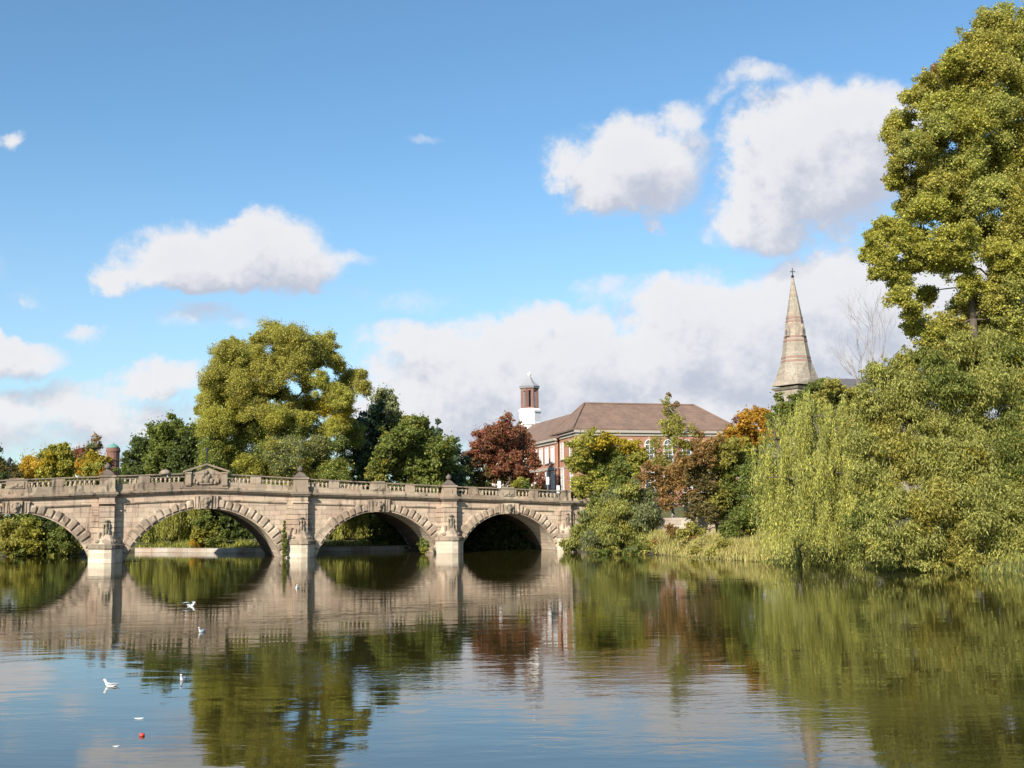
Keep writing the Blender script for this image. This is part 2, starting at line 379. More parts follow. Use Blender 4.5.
def np_mesh(name, v, f, tint=None):
    me = bpy.data.meshes.new(name); me.vertices.add(len(v)); me.vertices.foreach_set('co', np.asarray(v, np.float32).ravel())
    k = f.shape[1]; me.loops.add(f.size); me.loops.foreach_set('vertex_index', f.astype(np.int32).ravel())
    me.polygons.add(len(f)); me.polygons.foreach_set('loop_start', (np.arange(len(f))*k).astype(np.int32))
    try: me.polygons.foreach_set('loop_total', np.full(len(f), k, np.int32))
    except Exception: pass
    me.update(calc_edges=True)
    if tint is not None:
        a = me.attributes.new('tint', 'FLOAT_COLOR', 'FACE'); c = np.ones((len(f), 4), np.float32); c[:, :3] = tint; a.data.foreach_set('color', c.ravel())
    return me
g_ = link('ground', np_mesh('ground', vv, ff), M['ground']); g_.data.polygons.foreach_set('use_smooth', [True]*len(g_.data.polygons)); tag(g_, kind='structure')
wb = MB(); wb.add([(-260, -420, 0), (75, -420, 0), (75, 210, 0), (-260, 210, 0)], [(0, 1, 2, 3)])
tag(wb.build('river', M['water']), kind='structure')

# ------------------------------------------------------------------ bridge
bridge = empty('stone_bridge', (BP[0], BP[1], 0), BA)
tag(bridge, 'long weathered sandstone bridge with round arches and a balustrade crossing the river', 'bridge')
_zs = [(-60,4.9),(-45,5.4),(-33,6.0),(-26,6.25),(-18,6.5),(-11,6.75),(-5.5,6.95),(-.9,7.1),(4,7.3),(9.2,7.47),(15,7.2),(19.4,6.95),(28.6,6.62),(36.7,6.32),(44,6.02),(51.5,5.68),(56,5.5),(64,5.2)]
_hs = [(-60,1.4),(-11,1.9),(0,1.93),(9,1.88),(19.4,1.78),(36.7,1.46),(51.4,1.46),(64,1.42)]
def _sm(s, tab, w=1.6):
    xs, ys = zip(*tab); return sum(float(np.interp(s+k*w/2, xs, ys)) for k in (-2, -1, 0, 1, 2))/5
def zc(s): return _sm(s, _zs)
def hp(s): return _sm(s, _hs)
S0, S1 = -46.0, 63.0
# (centre, crown z, half width at the water)
arches = [(-25.8, 4.6, 6.2), (-9.65, 5.28, 7.3), (9.2, 5.55, 8.25), (28.4, 4.95, 7.15), (44.3, 4.52, 6.15)]
AR = []
for c, cr, hw in arches:
    Rr = (hw*hw+cr*cr)/(2*cr); AR.append((c, cr-Rr, Rr, hw))
piers = [-33.0, -18.2, -0.9, 19.4, 36.8, 51.7]
def soffit(s):
    for c, cz, Rr, hw in AR:
        if abs(s-c) < hw: return max(-.01, cz+math.sqrt(Rr*Rr-(s-c)**2))
    return -2.0
# spandrel walls (front and back), one part each
for side, name in ((0.0, 'spandrel_wall'), (1.0, 'spandrel_wall')):
    mb = MB(); y0 = side*BW; y1 = y0+(.5 if side == 0 else -.5)
    ss = sorted(set([round(v, 3) for v in np.arange(S0, S1+.01, .5)]+[round(c+k*hw/24.0*1.0, 4) for c, cz, Rr, hw in AR for k in range(-24, 25)]))
    edges = [(c-hw, c+hw) for c, cz, Rr, hw in AR]
    for a, b in zip(ss[:-1], ss[1:]):
        mid = (a+b)/2; inside = any(e0 < mid < e1 for e0, e1 in edges)
        za = soffit(a) if inside and soffit(a) > -1 else (0.0 if inside else -2.4)
        zb_ = soffit(b) if inside and soffit(b) > -1 else (0.0 if inside else -2.4)
        if inside: za = max(za, 0.0); zb_ = max(zb_, 0.0)
        ta, tb = zc(a), zc(b)
        mb.add([(a, y0, za), (b, y0, zb_), (b, y0, tb), (a, y0, ta), (a, y1, za), (b, y1, zb_), (b, y1, tb), (a, y1, ta)],
               [(0, 1, 2, 3), (5, 4, 7, 6), (4, 5, 1, 0)])
    mb.build(name, M['bridge'], bridge)
# vaults: shade painted dark inside, sunlight painted as a pale band at the front
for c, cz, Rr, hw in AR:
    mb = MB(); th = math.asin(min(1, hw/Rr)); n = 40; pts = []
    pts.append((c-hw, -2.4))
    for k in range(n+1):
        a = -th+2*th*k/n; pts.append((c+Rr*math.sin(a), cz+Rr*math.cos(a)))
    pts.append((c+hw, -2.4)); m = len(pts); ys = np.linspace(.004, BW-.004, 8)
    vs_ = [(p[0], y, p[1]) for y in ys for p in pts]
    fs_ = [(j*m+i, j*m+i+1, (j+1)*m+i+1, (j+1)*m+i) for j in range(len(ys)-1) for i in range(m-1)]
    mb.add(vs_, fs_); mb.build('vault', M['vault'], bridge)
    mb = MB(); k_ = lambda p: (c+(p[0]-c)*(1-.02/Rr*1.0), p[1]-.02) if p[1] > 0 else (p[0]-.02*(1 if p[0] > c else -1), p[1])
    mb.add([(k_(p)[0], y, k_(p)[1]) for y in (-.02, 4.4) for p in pts], [(i, i+1, m+i+1, m+i) for i in range(m-1)]); mb.build('sunlit_soffit_band', M['band'], bridge)
# rusticated arch rings
def ring_t(a, th): # thickness of the ring at angle a from the crown
    return .95+.55*min(1, abs(a)/(th*.8))
for ai, (c, cz, Rr, hw) in enumerate(AR):
    th = math.asin(min(1, hw/Rr)); mb = MB(); n = 44
    P_ = lambda r, a, y: (c+r*math.sin(a), -y, cz+r*math.cos(a))
    aa = [-th-.10+(2*th+.20)*k/n for k in range(n+1)]
    for a, b in zip(aa[:-1], aa[1:]):   # smooth inner band
        r0, r1 = Rr, Rr+.34
        mb.add([P_(r0, a, -.02), P_(r0, b, -.02), P_(r1, b, -.02), P_(r1, a, -.02), P_(r0, a, .10), P_(r0, b, .10), P_(r1, b, .10), P_(r1, a, .10)],
               [(4, 5, 6, 7), (0, 1, 5, 4), (7, 6, 2, 3)])
    nb = int(round(2*th*(Rr+.6)/.82)); nb += (nb+1) % 2; da = 2*th/nb
    for k in range(nb):
        a = -th+da*(k+.5)
        if abs(k-(nb-1)/2) < 1.2: continue
        tt = ring_t(a, th)*(1.0 if k % 2 else .90)*random.uniform(.95, 1.04); g = da*.5-.055/Rr
        ri, ro = Rr+.02+(.12 if abs(a) < th*.86 else 0), Rr+tt
        def outline(ins, y):
            gi = g-ins/(Rr+.6)
            q = [(ri+ins, a-gi), (ri+ins, a+gi), (ro-.22-ins*.5, a+gi), (ro-.05-ins, a+gi*.6), (ro-.05-ins, a-gi*.6), (ro-.22-ins*.5, a-gi)]
            return [P_(r, x, y) for r, x in q]
        v0, v1, v2 = outline(0, .0), outline(0.0, .17), outline(.11, .27+random.uniform(-.02, .03))
        mb.add(v0+v1+v2, [(i, (i+1) % 6, 6+(i+1) % 6, 6+i) for i in range(6)]+[(6+i, 6+(i+1) % 6, 12+(i+1) % 6, 12+i) for i in range(6)]+[tuple(range(12, 18))])
    mb.build('arch_ring', M['ring'], bridge)
    # triple keystone with carved mask
    mk = MB(); kt = min(1.4, zc(c)-1*.28-(cz+Rr)-.02)
    for j, (w0, w1, y) in enumerate(((-.62, .62, .5), (-1.35, -.72, .3), (.72, 1.35, .3))):
        b0, b1 = w0*.86, w1*.86; zz0 = cz+Rr-.04*(j > 0)-.06; zz1 = zz0+kt+.05
        mk.add([(c+b0, 0, zz0), (c+b1, 0, zz0), (c+w1, 0, zz1), (c+w0, 0, zz1), (c+b0, -y, zz0), (c+b1, -y, zz0), (c+w1, -y, zz1), (c+w0, -y, zz1)],
               [(4, 5, 6, 7), (0, 1, 5, 4), (1, 2, 6, 5), (3, 7, 6, 2), (0, 4, 7, 3)])
        if j: 
            for q in (-.16, .16): mk.box(c+(w0+w1)/2+q-.07, c+(w0+w1)/2+q+.07, -y-.08, -y, zz0+.15, zz1-.1)
    key = mk.build('keystone', M['ring'], bridge)
    fm = MB(); fm.smooth = True; zf = cz+Rr+kt*.45
    fm.ellipsoid((c, -.55, zf), (.34, .22, .46)); fm.ellipsoid((c, -.78, zf-.02), (.08, .1, .14), 6, 5); fm.ellipsoid((c-.33, -.55, zf+.2), (.16, .16, .22), 6, 5); fm.ellipsoid((c+.33, -.55, zf+.2), (.16, .16, .22), 6, 5)
    fm.ellipsoid((c, -.62, zf-.4), (.2, .14, .16), 8, 5); fm.ellipsoid((c, -.55, zf+.42), (.3, .18, .14), 8, 5)
    fm.build('carved_mask', M['cornice'], key)
# swept mouldings following the hump
def sweep(prof, s0, s1, ref, st=.6, skip=()):
    mb = MB(); n = max(1, int((s1-s0)/st)); ss = np.linspace(s0, s1, n+1); m = len(prof)
    vs_ = [(s, -o, ref(s)+z) for s in ss for o, z in prof]
    mb.add(vs_, [(j*m+i, (j+1)*m+i, (j+1)*m+(i+1) % m, j*m+(i+1) % m) for j in range(n) for i in range(m)]+[tuple(range(m)), tuple(range(n*m+m-1, n*m-1, -1))])
    return mb
CP = [(-.3, -.32), (.12, -.32), (.16, -.2), (.36, -.14), (.40, -.02), (.50, .0), (.52, .16), (.42, .20), (-.3, .22)]
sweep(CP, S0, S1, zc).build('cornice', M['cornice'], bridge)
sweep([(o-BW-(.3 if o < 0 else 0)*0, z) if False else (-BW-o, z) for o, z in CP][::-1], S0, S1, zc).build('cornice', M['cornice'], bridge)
gaps = sorted([(c-1.4, c+1.4) for c, *_ in AR]+[(p-1.62, p+1.62) for p in piers])
cur = S0
for a, b in gaps+[(S1, S1)]:
    if a-cur > .3: sweep([(-.1, -.16), (.10, -.16), (.17, -.06), (.17, .02), (-.1, .06)], cur, a, lambda s: zc(s)-.98).build('string_moulding', M['parapet'], bridge)
    cur = b
# parapet: plinth, dies, coping
PF, PB = .22, -.22
for yo in (0.0, -BW+.1):
    pr = [(PB+.004+yo, .2), (PF+.08+yo, .2), (PF+.08+yo, .36), (PF-.01+yo, .42), (PB+.004+yo, .42)]
    pm = sweep(pr, S0, S1, zc); p2_ = sweep([(PB+yo, -1.55), (PF+yo, -1.55), (PF+yo, -.9), (PB+yo, -.9)], S0, S1, lambda s: zc(s)+hp(s)); pm.add(p2_.v, p2_.f)
    pm.build('parapet_plinth', M['parapet'], bridge)
    cpf = [(PB-.06, -.14), (PF+.06, -.14), (PF+.10, -.06), (PF+.04, 0), (PB-.02, 0), (PB-.08, -.06)]
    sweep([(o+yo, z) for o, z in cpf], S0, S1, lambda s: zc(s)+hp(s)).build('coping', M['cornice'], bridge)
bal = MB(); bal.smooth = True; bal.lathe([(.13, 0), (.13, .07), (.07, .12), (.09, .2), (.145, .33), (.13, .45), (.075, .66), (.065, .8), (.12, .88), (.12, 1.0)], n=8)
bal_me = bal.mesh('baluster'); bal_me.materials.append(M['parapet'])
far_b = MB(); dies = []; cand = []
nodes = sorted([-46]+piers+[c for c, *_ in AR]+[S1])
for a, b in zip(nodes[:-1], nodes[1:]):
    ea = .8 if a in piers else (2.35 if abs(a-9.2) < .01 else 1.0); eb = .8 if b in piers else (2.35 if abs(b-9.2) < .01 else 1.0)
    L = (b-eb)-(a+ea); nb = max(1, int(round(L/3.0))); bay = L/nb
    for k in range(nb):
        o0 = a+ea+bay*k; w = bay-1.15
        if k < nb-1: dies.append((o0+w+.575, .575))
        else: w = bay-.25
        if k == 0: o0 += .2; w -= .2
        nbl = max(2, int(w/.43))
        for j in range(nbl): cand.append(o0+(j+.5)*w/nbl)
for c, *_ in AR:
    if abs(c-9.2) > .01: dies.append((c, 1.0))
cand_vis = [s for s in cand if -12.5 < s < 57]; cand_vis.sort()
keep = set(cand_vis[:100])
for s in cand:
    z0, z1 = zc(s)+hp(s)-.9, zc(s)+hp(s)-.14
    if s in keep:
        o = bpy.data.objects.new('baluster', bal_me); COL.objects.link(o); o.parent = bridge; o.location = (s, 0, z0); o.scale = (1, 1, z1-z0)
    else:
        far_b.lathe([(.13, 0), (.07, .12*(z1-z0)), (.145, .33*(z1-z0)), (.07, .7*(z1-z0)), (.12, z1-z0)], (s, 0, z0), 6)
    far_b.lathe([(.13, 0), (.07, .12*(z1-z0)), (.145, .33*(z1-z0)), (.07, .7*(z1-z0)), (.12, z1-z0)], (s, BW-.1, z0), 5)
tag(far_b.build('balusters', M['parapet'], bridge), kind='stuff')
dm = None
for s, w in dies:
    for yo in (0, BW-.1):
        mb = MB(); z0, z1 = zc(s)+hp(s)-.92, zc(s)+hp(s)-.13; mb.box(s-w, s+w, yo-PF-.03, yo+PF+.03, z0, z1)
        if w > .9:
            mb.box(s-w*.72, s+w*.72, yo-PF-.10, yo-PF-.03, z0+.0, z1-.08)
            if yo == 0: 
                mb.ellipsoid((s-.35, -PF-.1, z0+.2), (.28, .1, .14), 8, 5); mb.ellipsoid((s+.35, -PF-.1, z0+.22), (.3, .1, .13), 8, 5); mb.ellipsoid((s, -PF-.1, z0+.35), (.16, .12, .22), 8, 5)
                mb.box(s-w*.7, s+w*.7, -PF-.08, PF+.08, z1+.135, z1+.26)
        mb.build('die_block', M['parapet'], bridge)
for s in (4.95,):   # small domed caps on the coping
    mb = MB(); mb.smooth = True; z0 = zc(s)+hp(s); mb.lathe([(.62, -.05), (.62, .12), (.5, .3), (.3, .44), (.08, .5)], (s, 0, z0), 12); mb.build('coping_cap', M['parapet'], bridge)
# roadway deck
mb = MB(); ss = np.arange(S0, S1+.01, 1.5)
mb.add([(s, y, zc(s)+.12) for s in ss for y in (.25, BW-.35)], [(2*i, 2*i+2, 2*i+3, 2*i+1) for i in range(len(ss)-1)]); mb.build('roadway', M['asphalt'], bridge)
# piers
for p in piers:
    zt = zc(p); k = 1.0 if p < 50 else .72; depth = 2.0*k
    bm_ = MB(); nose = [(p-1.72*k, 0), (p-1.62*k, -.55*k), (p-.55*k, -1.75*k), (p-.2*k, -depth), (p+.5*k, -depth), (p+.8*k, -1.75*k), (p+1.62*k, -.55*k), (p+1.72*k, 0)]
    def grow(poly, e): return [(p+(x-p)*(1+e), y*(1+e)) for x, y in poly]
    bm_.prism(nose, -2.4, 1.42)
    pier = bm_.build('cutwater', M['base'], bridge)
    b2 = MB(); b2.prism(grow(nose, .03), 1.42, 1.5); b2.prism(grow(nose, .07), 1.5, 1.82, grow(nose, .05)); b2.prism(grow(nose, .03), 1.82, 1.95, grow(nose, -.08)); b2.build('cap_slab', M['cornice'], pier)
    # scrolled stone body narrowing up to the pilaster
    b3 = MB(); lv = [(1.95, .88), (2.2, .84), (2.55, .7), (3.0, .56), (3.5, .47), (4.1, .43), (4.35, .46)]
    for (za, ga), (zb_, gb) in zip(lv[:-1], lv[1:]): b3.prism(grow(nose, ga-1), za, zb_, grow(nose, gb-1))
    b3.build('scroll_body', M['ring'], pier)
    b4 = MB(); b4.smooth = True
    for (dx, dy, z, rx, ry, rz) in ((-.8, -.9, 2.2, .3, .4, .2), (.8, -.9, 2.2, .3, .4, .2), (-.1, -1.35, 2.25, .35, .25, .2), (-.62, -.8, 2.75, .14, .28, .5), (.66, -.8, 2.75, .14, .28, .5), (-.25, -1.0, 2.95, .13, .25, .6), (.25, -1.0, 2.95, .13, .25, .6), (0, -1.05, 3.3, .2, .2, .5), (0, -1.0, 3.95, .16, .16, .22), (-.28, -.95, 3.75, .09, .12, .3), (.3, -.95, 3.8, .09, .12, .35), (0, -1.0, 4.35, .3, .14, .12)):
        b4.ellipsoid((p+dx*k, dy*k, z), (rx*k, ry*k, rz), 8, 6)
    b4.build('carved_figure', M['cornice'], pier)
    b5 = MB(); pw = .75*k
    zb0 = 1.9; nblk = int((zt-1.0-zb0)/.55)
    for sd_ in (-1, 1):       # block quoins either side
        for j in range(nblk):
            z0 = zb0+j*(zt-1.0-zb0)/nblk; z1 = z0+(zt-1.0-zb0)/nblk-.05
            x0, x1 = sorted((p+sd_*(pw+.02), p+sd_*1.5*k)); b5.box(x0, x1, -.2, 0.0, z0, z1)
    z0 = 1.95
    while z0 < zt-1.35:
        z1 = min(z0+.56, zt-1.0); b5.box(p-pw, p+pw, -.86*k, 0.0, z0, z1-.045); b5.box(p-pw+.05, p+pw-.05, -.81*k, 0.0, z1-.045, z1); z0 = z1
    b5.box(p-pw-.08, p+pw+.08, -.94*k, 0, zt-1.0, zt-.86); b5.box(p-pw, p+pw, -.84*k, 0, zt-.86, zt-.34)
    b5.build('pilaster', M['bridge'], pier)
    b6 = MB(); 
    for e, za, zb_ in ((.06, -.34, -.2), (.2, -.2, -.03), (.34, -.03, .18), (.26, .18, .25)):
        b6.box(p-pw-e, p+pw+e, -.84*k-e, .1, zt+za, zt+zb_)
    b6.build('pier_cornice', M['cornice'], pier)
    b7 = MB(); tp = zt+hp(p)
    b7.box(p-pw-.06, p+pw+.06, -.96*k, .3, zt+.25, zt+.55); b7.box(p-pw, p+pw, -.90*k, .28, zt+.55, tp-.13); b7.box(p-pw-.1, p+pw+.1, -1.0*k, .36, tp-.13, tp+.06)
    ped = b7.build('pedestal', M['parapet'], pier)
    if p < 50:
        b8 = MB(); b8.smooth = False; cy = -.2
        b8.prism([(p-.68, cy-.5), (p+.68, cy-.5), (p+.68, cy+.45), (p-.68, cy+.45)], tp+.06, tp+.22)
        b8.prism([(p-.6, cy-.42), (p+.6, cy-.42), (p+.6, cy+.4), (p-.6, cy+.4)], tp+.22, tp+.62, [(p-.24, cy-.2), (p+.24, cy-.2), (p+.24, cy+.2), (p-.24, cy+.2)])
        b8.lathe([(.2, 0), (.14, .08), (.28, .2), (.33, .36), (.28, .52), (.14, .64), (.1, .7), (.02, .78)], (p, cy, tp+.62), 10)
        b8.build('finial', M['sooty'], ped)
# pediment above the central arch
c = 9.2; z0 = zc(c)+.22; zt = z0+1.72; pd = MB()
pd.box(c-2.3, c+2.3, -.42, .25, z0, z0+.3)
pd.box(c-1.72, c+1.72, -.28, .2, z0+.3, zt-.1)
pd.add([(c-1.75, -.28, zt-.1), (c+1.75, -.28, zt-.1), (c, -.28, zt+.62), (c-1.75, .2, zt-.1), (c+1.75, .2, zt-.1), (c, .2, zt+.62)], [(0, 1, 2), (5, 4, 3)])
ped = pd.build('pediment', M['parapet'], bridge)
for sg in (-1, 1):
    pp = MB(); x0, x1 = sorted((c+sg*1.62, c+sg*2.2)); pp.box(x0, x1, -.55, .25, z0+.3, zt-.12); x0, x1 = sorted((c+sg*1.56, c+sg*2.26)); pp.box(x0, x1, -.62, .3, zt-.12, zt+.04)
    pp.build('pediment_post', M['parapet'], ped)
rk = MB()
for sg in (-1, 1):
    a0, a1 = (c+sg*2.4, zt+.0), (c, zt+.80); q = .2
    rk.add([(a0[0], -.6, a0[1]), (a1[0], -.6, a1[1]), (a1[0], -.6, a1[1]+q), (a0[0], -.6, a0[1]+q), (a0[0], .3, a0[1]), (a1[0], .3, a1[1]), (a1[0], .3, a1[1]+q), (a0[0], .3, a0[1]+q)],
           [(0, 1, 2, 3), (7, 6, 5, 4), (0, 4, 5, 1), (3, 2, 6, 7), (0, 3, 7, 4)])
rk.build('raking_cornice', M['cornice'], ped)
cv = MB(); cv.smooth = True
for dx, z, rx, rz in ((0, .95, .38, .5), (-.55, .8, .28, .3), (.55, .8, .28, .3), (-.95, .62, .22, .22), (.95, .62, .22, .22), (-.3, 1.35, .2, .25), (.3, 1.35, .2, .25), (0, 1.75, .22, .25), (-1.25, .8, .12, .3), (1.25, .8, .12, .3), (0, .5, .9, .12)):
    cv.ellipsoid((c+dx, -.32, z0+z), (rx, .2, rz), 8, 6)
cv.build('carved_arms', M['cornice'], ped)
def bridge_world(s, o, z):
    q = BP+BD*s+BN*o; return (q[0], q[1], z)
# ------------------------------------------------------------------ brick school building
def wallquad(mb, p, q, z0, z1, th=.3):
    # vertical slab from p to q, outer face on the right-hand side of p->q
    d = np.array(q)-np.array(p); d = d/np.linalg.norm(d); n = np.array([d[1], -d[0]]); a = np.array(p); b = np.array(q); ai, bi = a-n*th, b-n*th
    mb.add([(*a, z0), (*b, z0), (*b, z1), (*a, z1), (*ai, z0), (*bi, z0), (*bi, z1), (*ai, z1)], [(0, 1, 2, 3), (5, 4, 7, 6), (3, 2, 6, 7), (4, 0, 3, 7), (1, 5, 6, 2)])
def framed_window(p, q, t, z0, w, hgt, parent, arch=False, mat=None, bars=3):
    # window centred t metres along p->q, frame proud of the wall
    d = np.array(q)-np.array(p); d = d/np.linalg.norm(d); n = np.array([d[1], -d[0]]); c = np.array(p)+d*t
    T = lambda u, o, z: (c[0]+d[0]*u+n[0]*o, c[1]+d[1]*u+n[1]*o, z)
    def bx(mb, u0, u1, o0, o1, za, zb):
        mb.add([T(u0, o1, za), T(u1, o1, za), T(u1, o1, zb), T(u0, o1, zb), T(u0, o0, za), T(u1, o0, za), T(u1, o0, zb), T(u0, o0, zb)], [(0, 1, 2, 3), (3, 2, 6, 7), (0, 3, 7, 4), (1, 5, 6, 2), (0, 4, 5, 1)])
    f = MB(); h = w/2; e = .13
    bx(f, -h-e, -h, .0, .10, z0-e, z0+hgt+e); bx(f, h, h+e, .0, .10, z0-e, z0+hgt+e); bx(f, -h, h, 0, .10, z0-e, z0); bx(f, -h, h, 0, .10, z0+hgt, z0+hgt+e)
    bx(f, -.04, .04, .0, .07, z0, z0+hgt)
    for k in range(1, bars+1): bx(f, -h, h, .0, .06, z0+hgt*k/(bars+1)-.035, z0+hgt*k/(bars+1)+.035)
    if arch:
        n_ = 12
        for r0, r1, oo in ((h, h+e, .10),):
            for k in range(n_):
                a, b = math.pi*k/n_, math.pi*(k+1)/n_; zt = z0+hgt+e
                f.add([T(r0*math.cos(a), oo, zt+r0*math.sin(a)), T(r1*math.cos(a), oo, zt+r1*math.sin(a)), T(r1*math.cos(b), oo, zt+r1*math.sin(b)), T(r0*math.cos(b), oo, zt+r0*math.sin(b))], [(0, 1, 2, 3)])
        for a in (.25, .5, .75):
            a *= math.pi; u, v = math.cos(a), math.sin(a); zt = z0+hgt+e
            f.add([T(-.03*v, .06, zt), T(.03*v, .06, zt), T(h*u+.03*v, .06, zt+h*v), T(h*u-.03*v, .06, zt+h*v)], [(0, 1, 2, 3)])
    fr = f.build('window', M['white'], parent)
    g = MB(); g.add([T(-h, .03, z0), T(h, .03, z0), T(h, .03, z0+hgt), T(-h, .03, z0+hgt)], [(0, 1, 2, 3)])
    if arch:
        zt = z0+hgt; g.add([T(h*math.cos(math.pi*k/12), .025, zt+.1+h*math.sin(math.pi*k/12)) for k in range(13)], [tuple(range(13))])
    g.build('pane', mat or M['glass'], fr)
    s = MB(); bx(s, -h-.25, h+.25, .0, .2, z0-e-.14, z0-e); s.build('sill', M['trim'], fr)
M['blind'] = plain('pale_window_blinds', (0.5, 0.51, 0.52), 0.3, var=0.1)
school = empty('brick_building', (9, 156, 0))
tag(school, 'long red brick building with brown hipped tile roofs and white sash windows behind the trees', 'building')
def inv(o): # parts are written in world coordinates
    for ch in o.children: ch.location = tuple(-v for v in o.location)
u_f = np.array([math.cos(R_(18)), math.sin(R_(18))]); u_b = np.array([-.196, .981]); A_ = np.array([8.6, 155.0])
ZG = 1.0; ZE = 15.5
A1 = A_+u_f*24.2; A2 = A1+u_b*13; A3 = A_+u_b*13
wl = MB()
for p, q in ((A_, A1), (A1, A2), (A2, A3), (A3, A_)): wallquad(wl, p, q, ZG, ZE)
wl.build('wall', M['brick'], school)
def band(p, q, z0, z1, o, mat, name='cornice_band'):
    d = (q-p)/np.linalg.norm(q-p); n = np.array([d[1], -d[0]]); mb = MB(); a, b = p-d*o+n*o, q+d*o+n*o; ai, bi = p-d*o-n*.05, q+d*o-n*.05
    mb.add([(*a, z0), (*b, z0), (*b, z1), (*a, z1), (*ai, z0), (*bi, z0), (*bi, z1), (*ai, z1)], [(0, 1, 2, 3), (3, 2, 6, 7), (0, 4, 5, 1), (0, 3, 7, 4), (1, 5, 6, 2)])
    mb.build(name, mat, school)
for z0, z1, o in ((ZE-.75, ZE-.35, .14), (ZE-.35, ZE-.02, .38)):
    band(A_, A1, z0, z1, o, M['trim']); band(A3, A_, z0, z1, o-.003, M['trim'])
band(A_, A1, 10.6, 10.85, .08, M['trim'], 'string_course'); band(A3, A_, 10.6, 10.85, .077, M['trim'], 'string_course')
def hip(c4, r0, r1, ze, zr, ov=.55):
    c4 = [np.array(c, float) for c in c4]; cen = sum(c4)/4; ex = [c+(c-cen)/np.linalg.norm(c-cen)*ov*1.3 for c in c4]
    mb = MB(); v = [(*c, ze) for c in ex]+[(*r0, zr), (*r1, zr)]+[(*c, ze-.22) for c in ex]
    mb.add(v, [(0, 1, 5, 4), (1, 2, 5), (2, 3, 4, 5), (3, 0, 4), (0, 6, 7, 1), (1, 7, 8, 2), (2, 8, 9, 3), (3, 9, 6, 0), (6, 9, 8, 7)]); return mb
r0 = A_+u_f*3.0+u_b*6.5; r1 = A1-u_f*4.0+u_b*6.5
hip([A_, A1, A2, A3], r0, r1, ZE+.2, 19.7).build('roof', M['tile'], school)
rt = MB()
rt.tube([(*r0, 19.75), (*r1, 19.75)], [.16, .16], 6)
_cc = (A_+A1+A2+A3)/4
for cnr, r in ((A_, r0), (A3, r0), (A1, r1)): 
    e = cnr+(cnr-_cc)/np.linalg.norm(cnr-_cc)*.7; rt.tube([(*e, ZE+.25), (*r, 19.75)], [.14, .14], 6)
rt.build('ridge_tiles', M['tile'], school)
Lf = 24.2
for j, t in enumerate(np.linspace(2.2, Lf-2.2, 8)):
    framed_window(A_, A1, t, 11.5, 1.15, 2.0, school, arch=(j in (2, 3, 4, 5)), bars=2)
    framed_window(A_, A1, t, 7.0, 1.25, 2.7, school, bars=3)
    framed_window(A_, A1, t, 3.0, 1.25, 2.5, school, bars=3)
for t in (3.0, 8.2):
    framed_window(A3, A_, 13-t, 12.0, 1.2, 2.1, school, bars=3); framed_window(A3, A_, 13-t, 7.6, 1.2, 2.9, school, bars=3); framed_window(A3, A_, 13-t, 3.4, 1.2, 2.4, school, bars=2)
# the wing that runs away to the left
B0 = A_+u_b*9.6+np.array([-.55, 0]); u_w = np.array([-.243, .970]); u_w /= np.linalg.norm(u_w); n_w = np.array([u_w[1], -u_w[0]])  # towards +X
LW = 42.0; WE = 15.0
B1 = B0+u_w*LW; B2 = B1+n_w*9.6; B3 = B0+n_w*9.6
wl = MB()
for p, q in ((B1, B0), (B2, B1), (B3, B2)): wallquad(wl, p, q, ZG, WE)
wl.build('wing_wall', M['brick'], school)
def band2(z0, z1, o, name): band(B1, B0, z0, z1, o, M['trim'], name)
band2(WE-.75, WE-.35, .14, 'cornice_band'); band2(WE-.35, WE-.02, .38, 'cornice_band'); band2(10.5, 10.9, .1, 'string_course'); band2(5.9, 6.1, .08, 'string_course')
rr0 = B0+n_w*4.8-u_w*2+u_w*0; rr1 = B1-u_w*5+n_w*4.8
hip([B1, B0, B3, B2], rr1, rr0, WE+.2, 19.2).build('wing_roof', M['tile'], school)
for j in range(13):
    t = LW-1.7-3.15*j; tt = t
    for z0, hgt in ((11.7, 2.1), (7.3, 2.9), (3.2, 2.3)): framed_window(B1, B0, tt, z0, 1.35, hgt, school, bars=3, mat=M['blind'])
inv(school)
for ch in school.children:
    pass
# white cupola with a brick lantern
cp = at(530, 420, 197); cup = empty('cupola', (cp[0], cp[1], 17.0))
tag(cup, 'small cupola with white base, brick lantern and white pointed cap on the roof ridge', 'cupola')
c0 = (0, 0, 0); rt8 = math.pi/8; kk = 197/1150.0
mb = MB(); mb.lathe([(1.75, 0), (1.75, 2.2), (2.0, 2.3), (2.0, 2.6), (1.85, 2.7), (1.95, 4.3), (2.1, 4.45), (2.1, 4.75), (1.7, 5.1)], c0, 8, rt8); mb.build('base', M['white'], cup)
mb = MB(); zl0, zl1 = 5.1, 8.6
for k in range(8):
    a = rt8+k*math.pi/4; mb.lathe([(.34, zl0), (.34, zl1)], (1.3*math.cos(a), 1.3*math.sin(a), 0), 4, a)
mb.lathe([(1.55, zl1-.45), (1.55, zl1)], c0, 8, rt8); mb.lathe([(1.5, zl0), (1.5, zl0+.25)], c0, 8, rt8); mb.build('lantern', M['chimneybrick'], cup)
mb = MB()
for k in range(8):
    a = k*math.pi/4; a0, a1 = a-.16, a+.16
    for sg in (-1, 1):
        b_ = a+sg*.21; mb.lathe([(.09, zl0+.25), (.09, zl1-.45)], (1.25*math.cos(b_), 1.25*math.sin(b_), 0), 5)
mb.build('opening_frame', M['white'], cup)
mb = MB(); mb.lathe([(.75, zl0), (.75, zl1)], c0, 8, rt8); mb.build('core', M['iron'], cup)
mb = MB(); mb.lathe([(1.8, zl1), (1.8, zl1+.15), (1.9, zl1+.3), (1.6, zl1+.5), (1.0, zl1+1.0), (.6, zl1+1.5), (.4, zl1+1.9), (.2, zl1+2.1)], c0, 8, rt8); roof = mb.build('cap', M['lead'], cup)
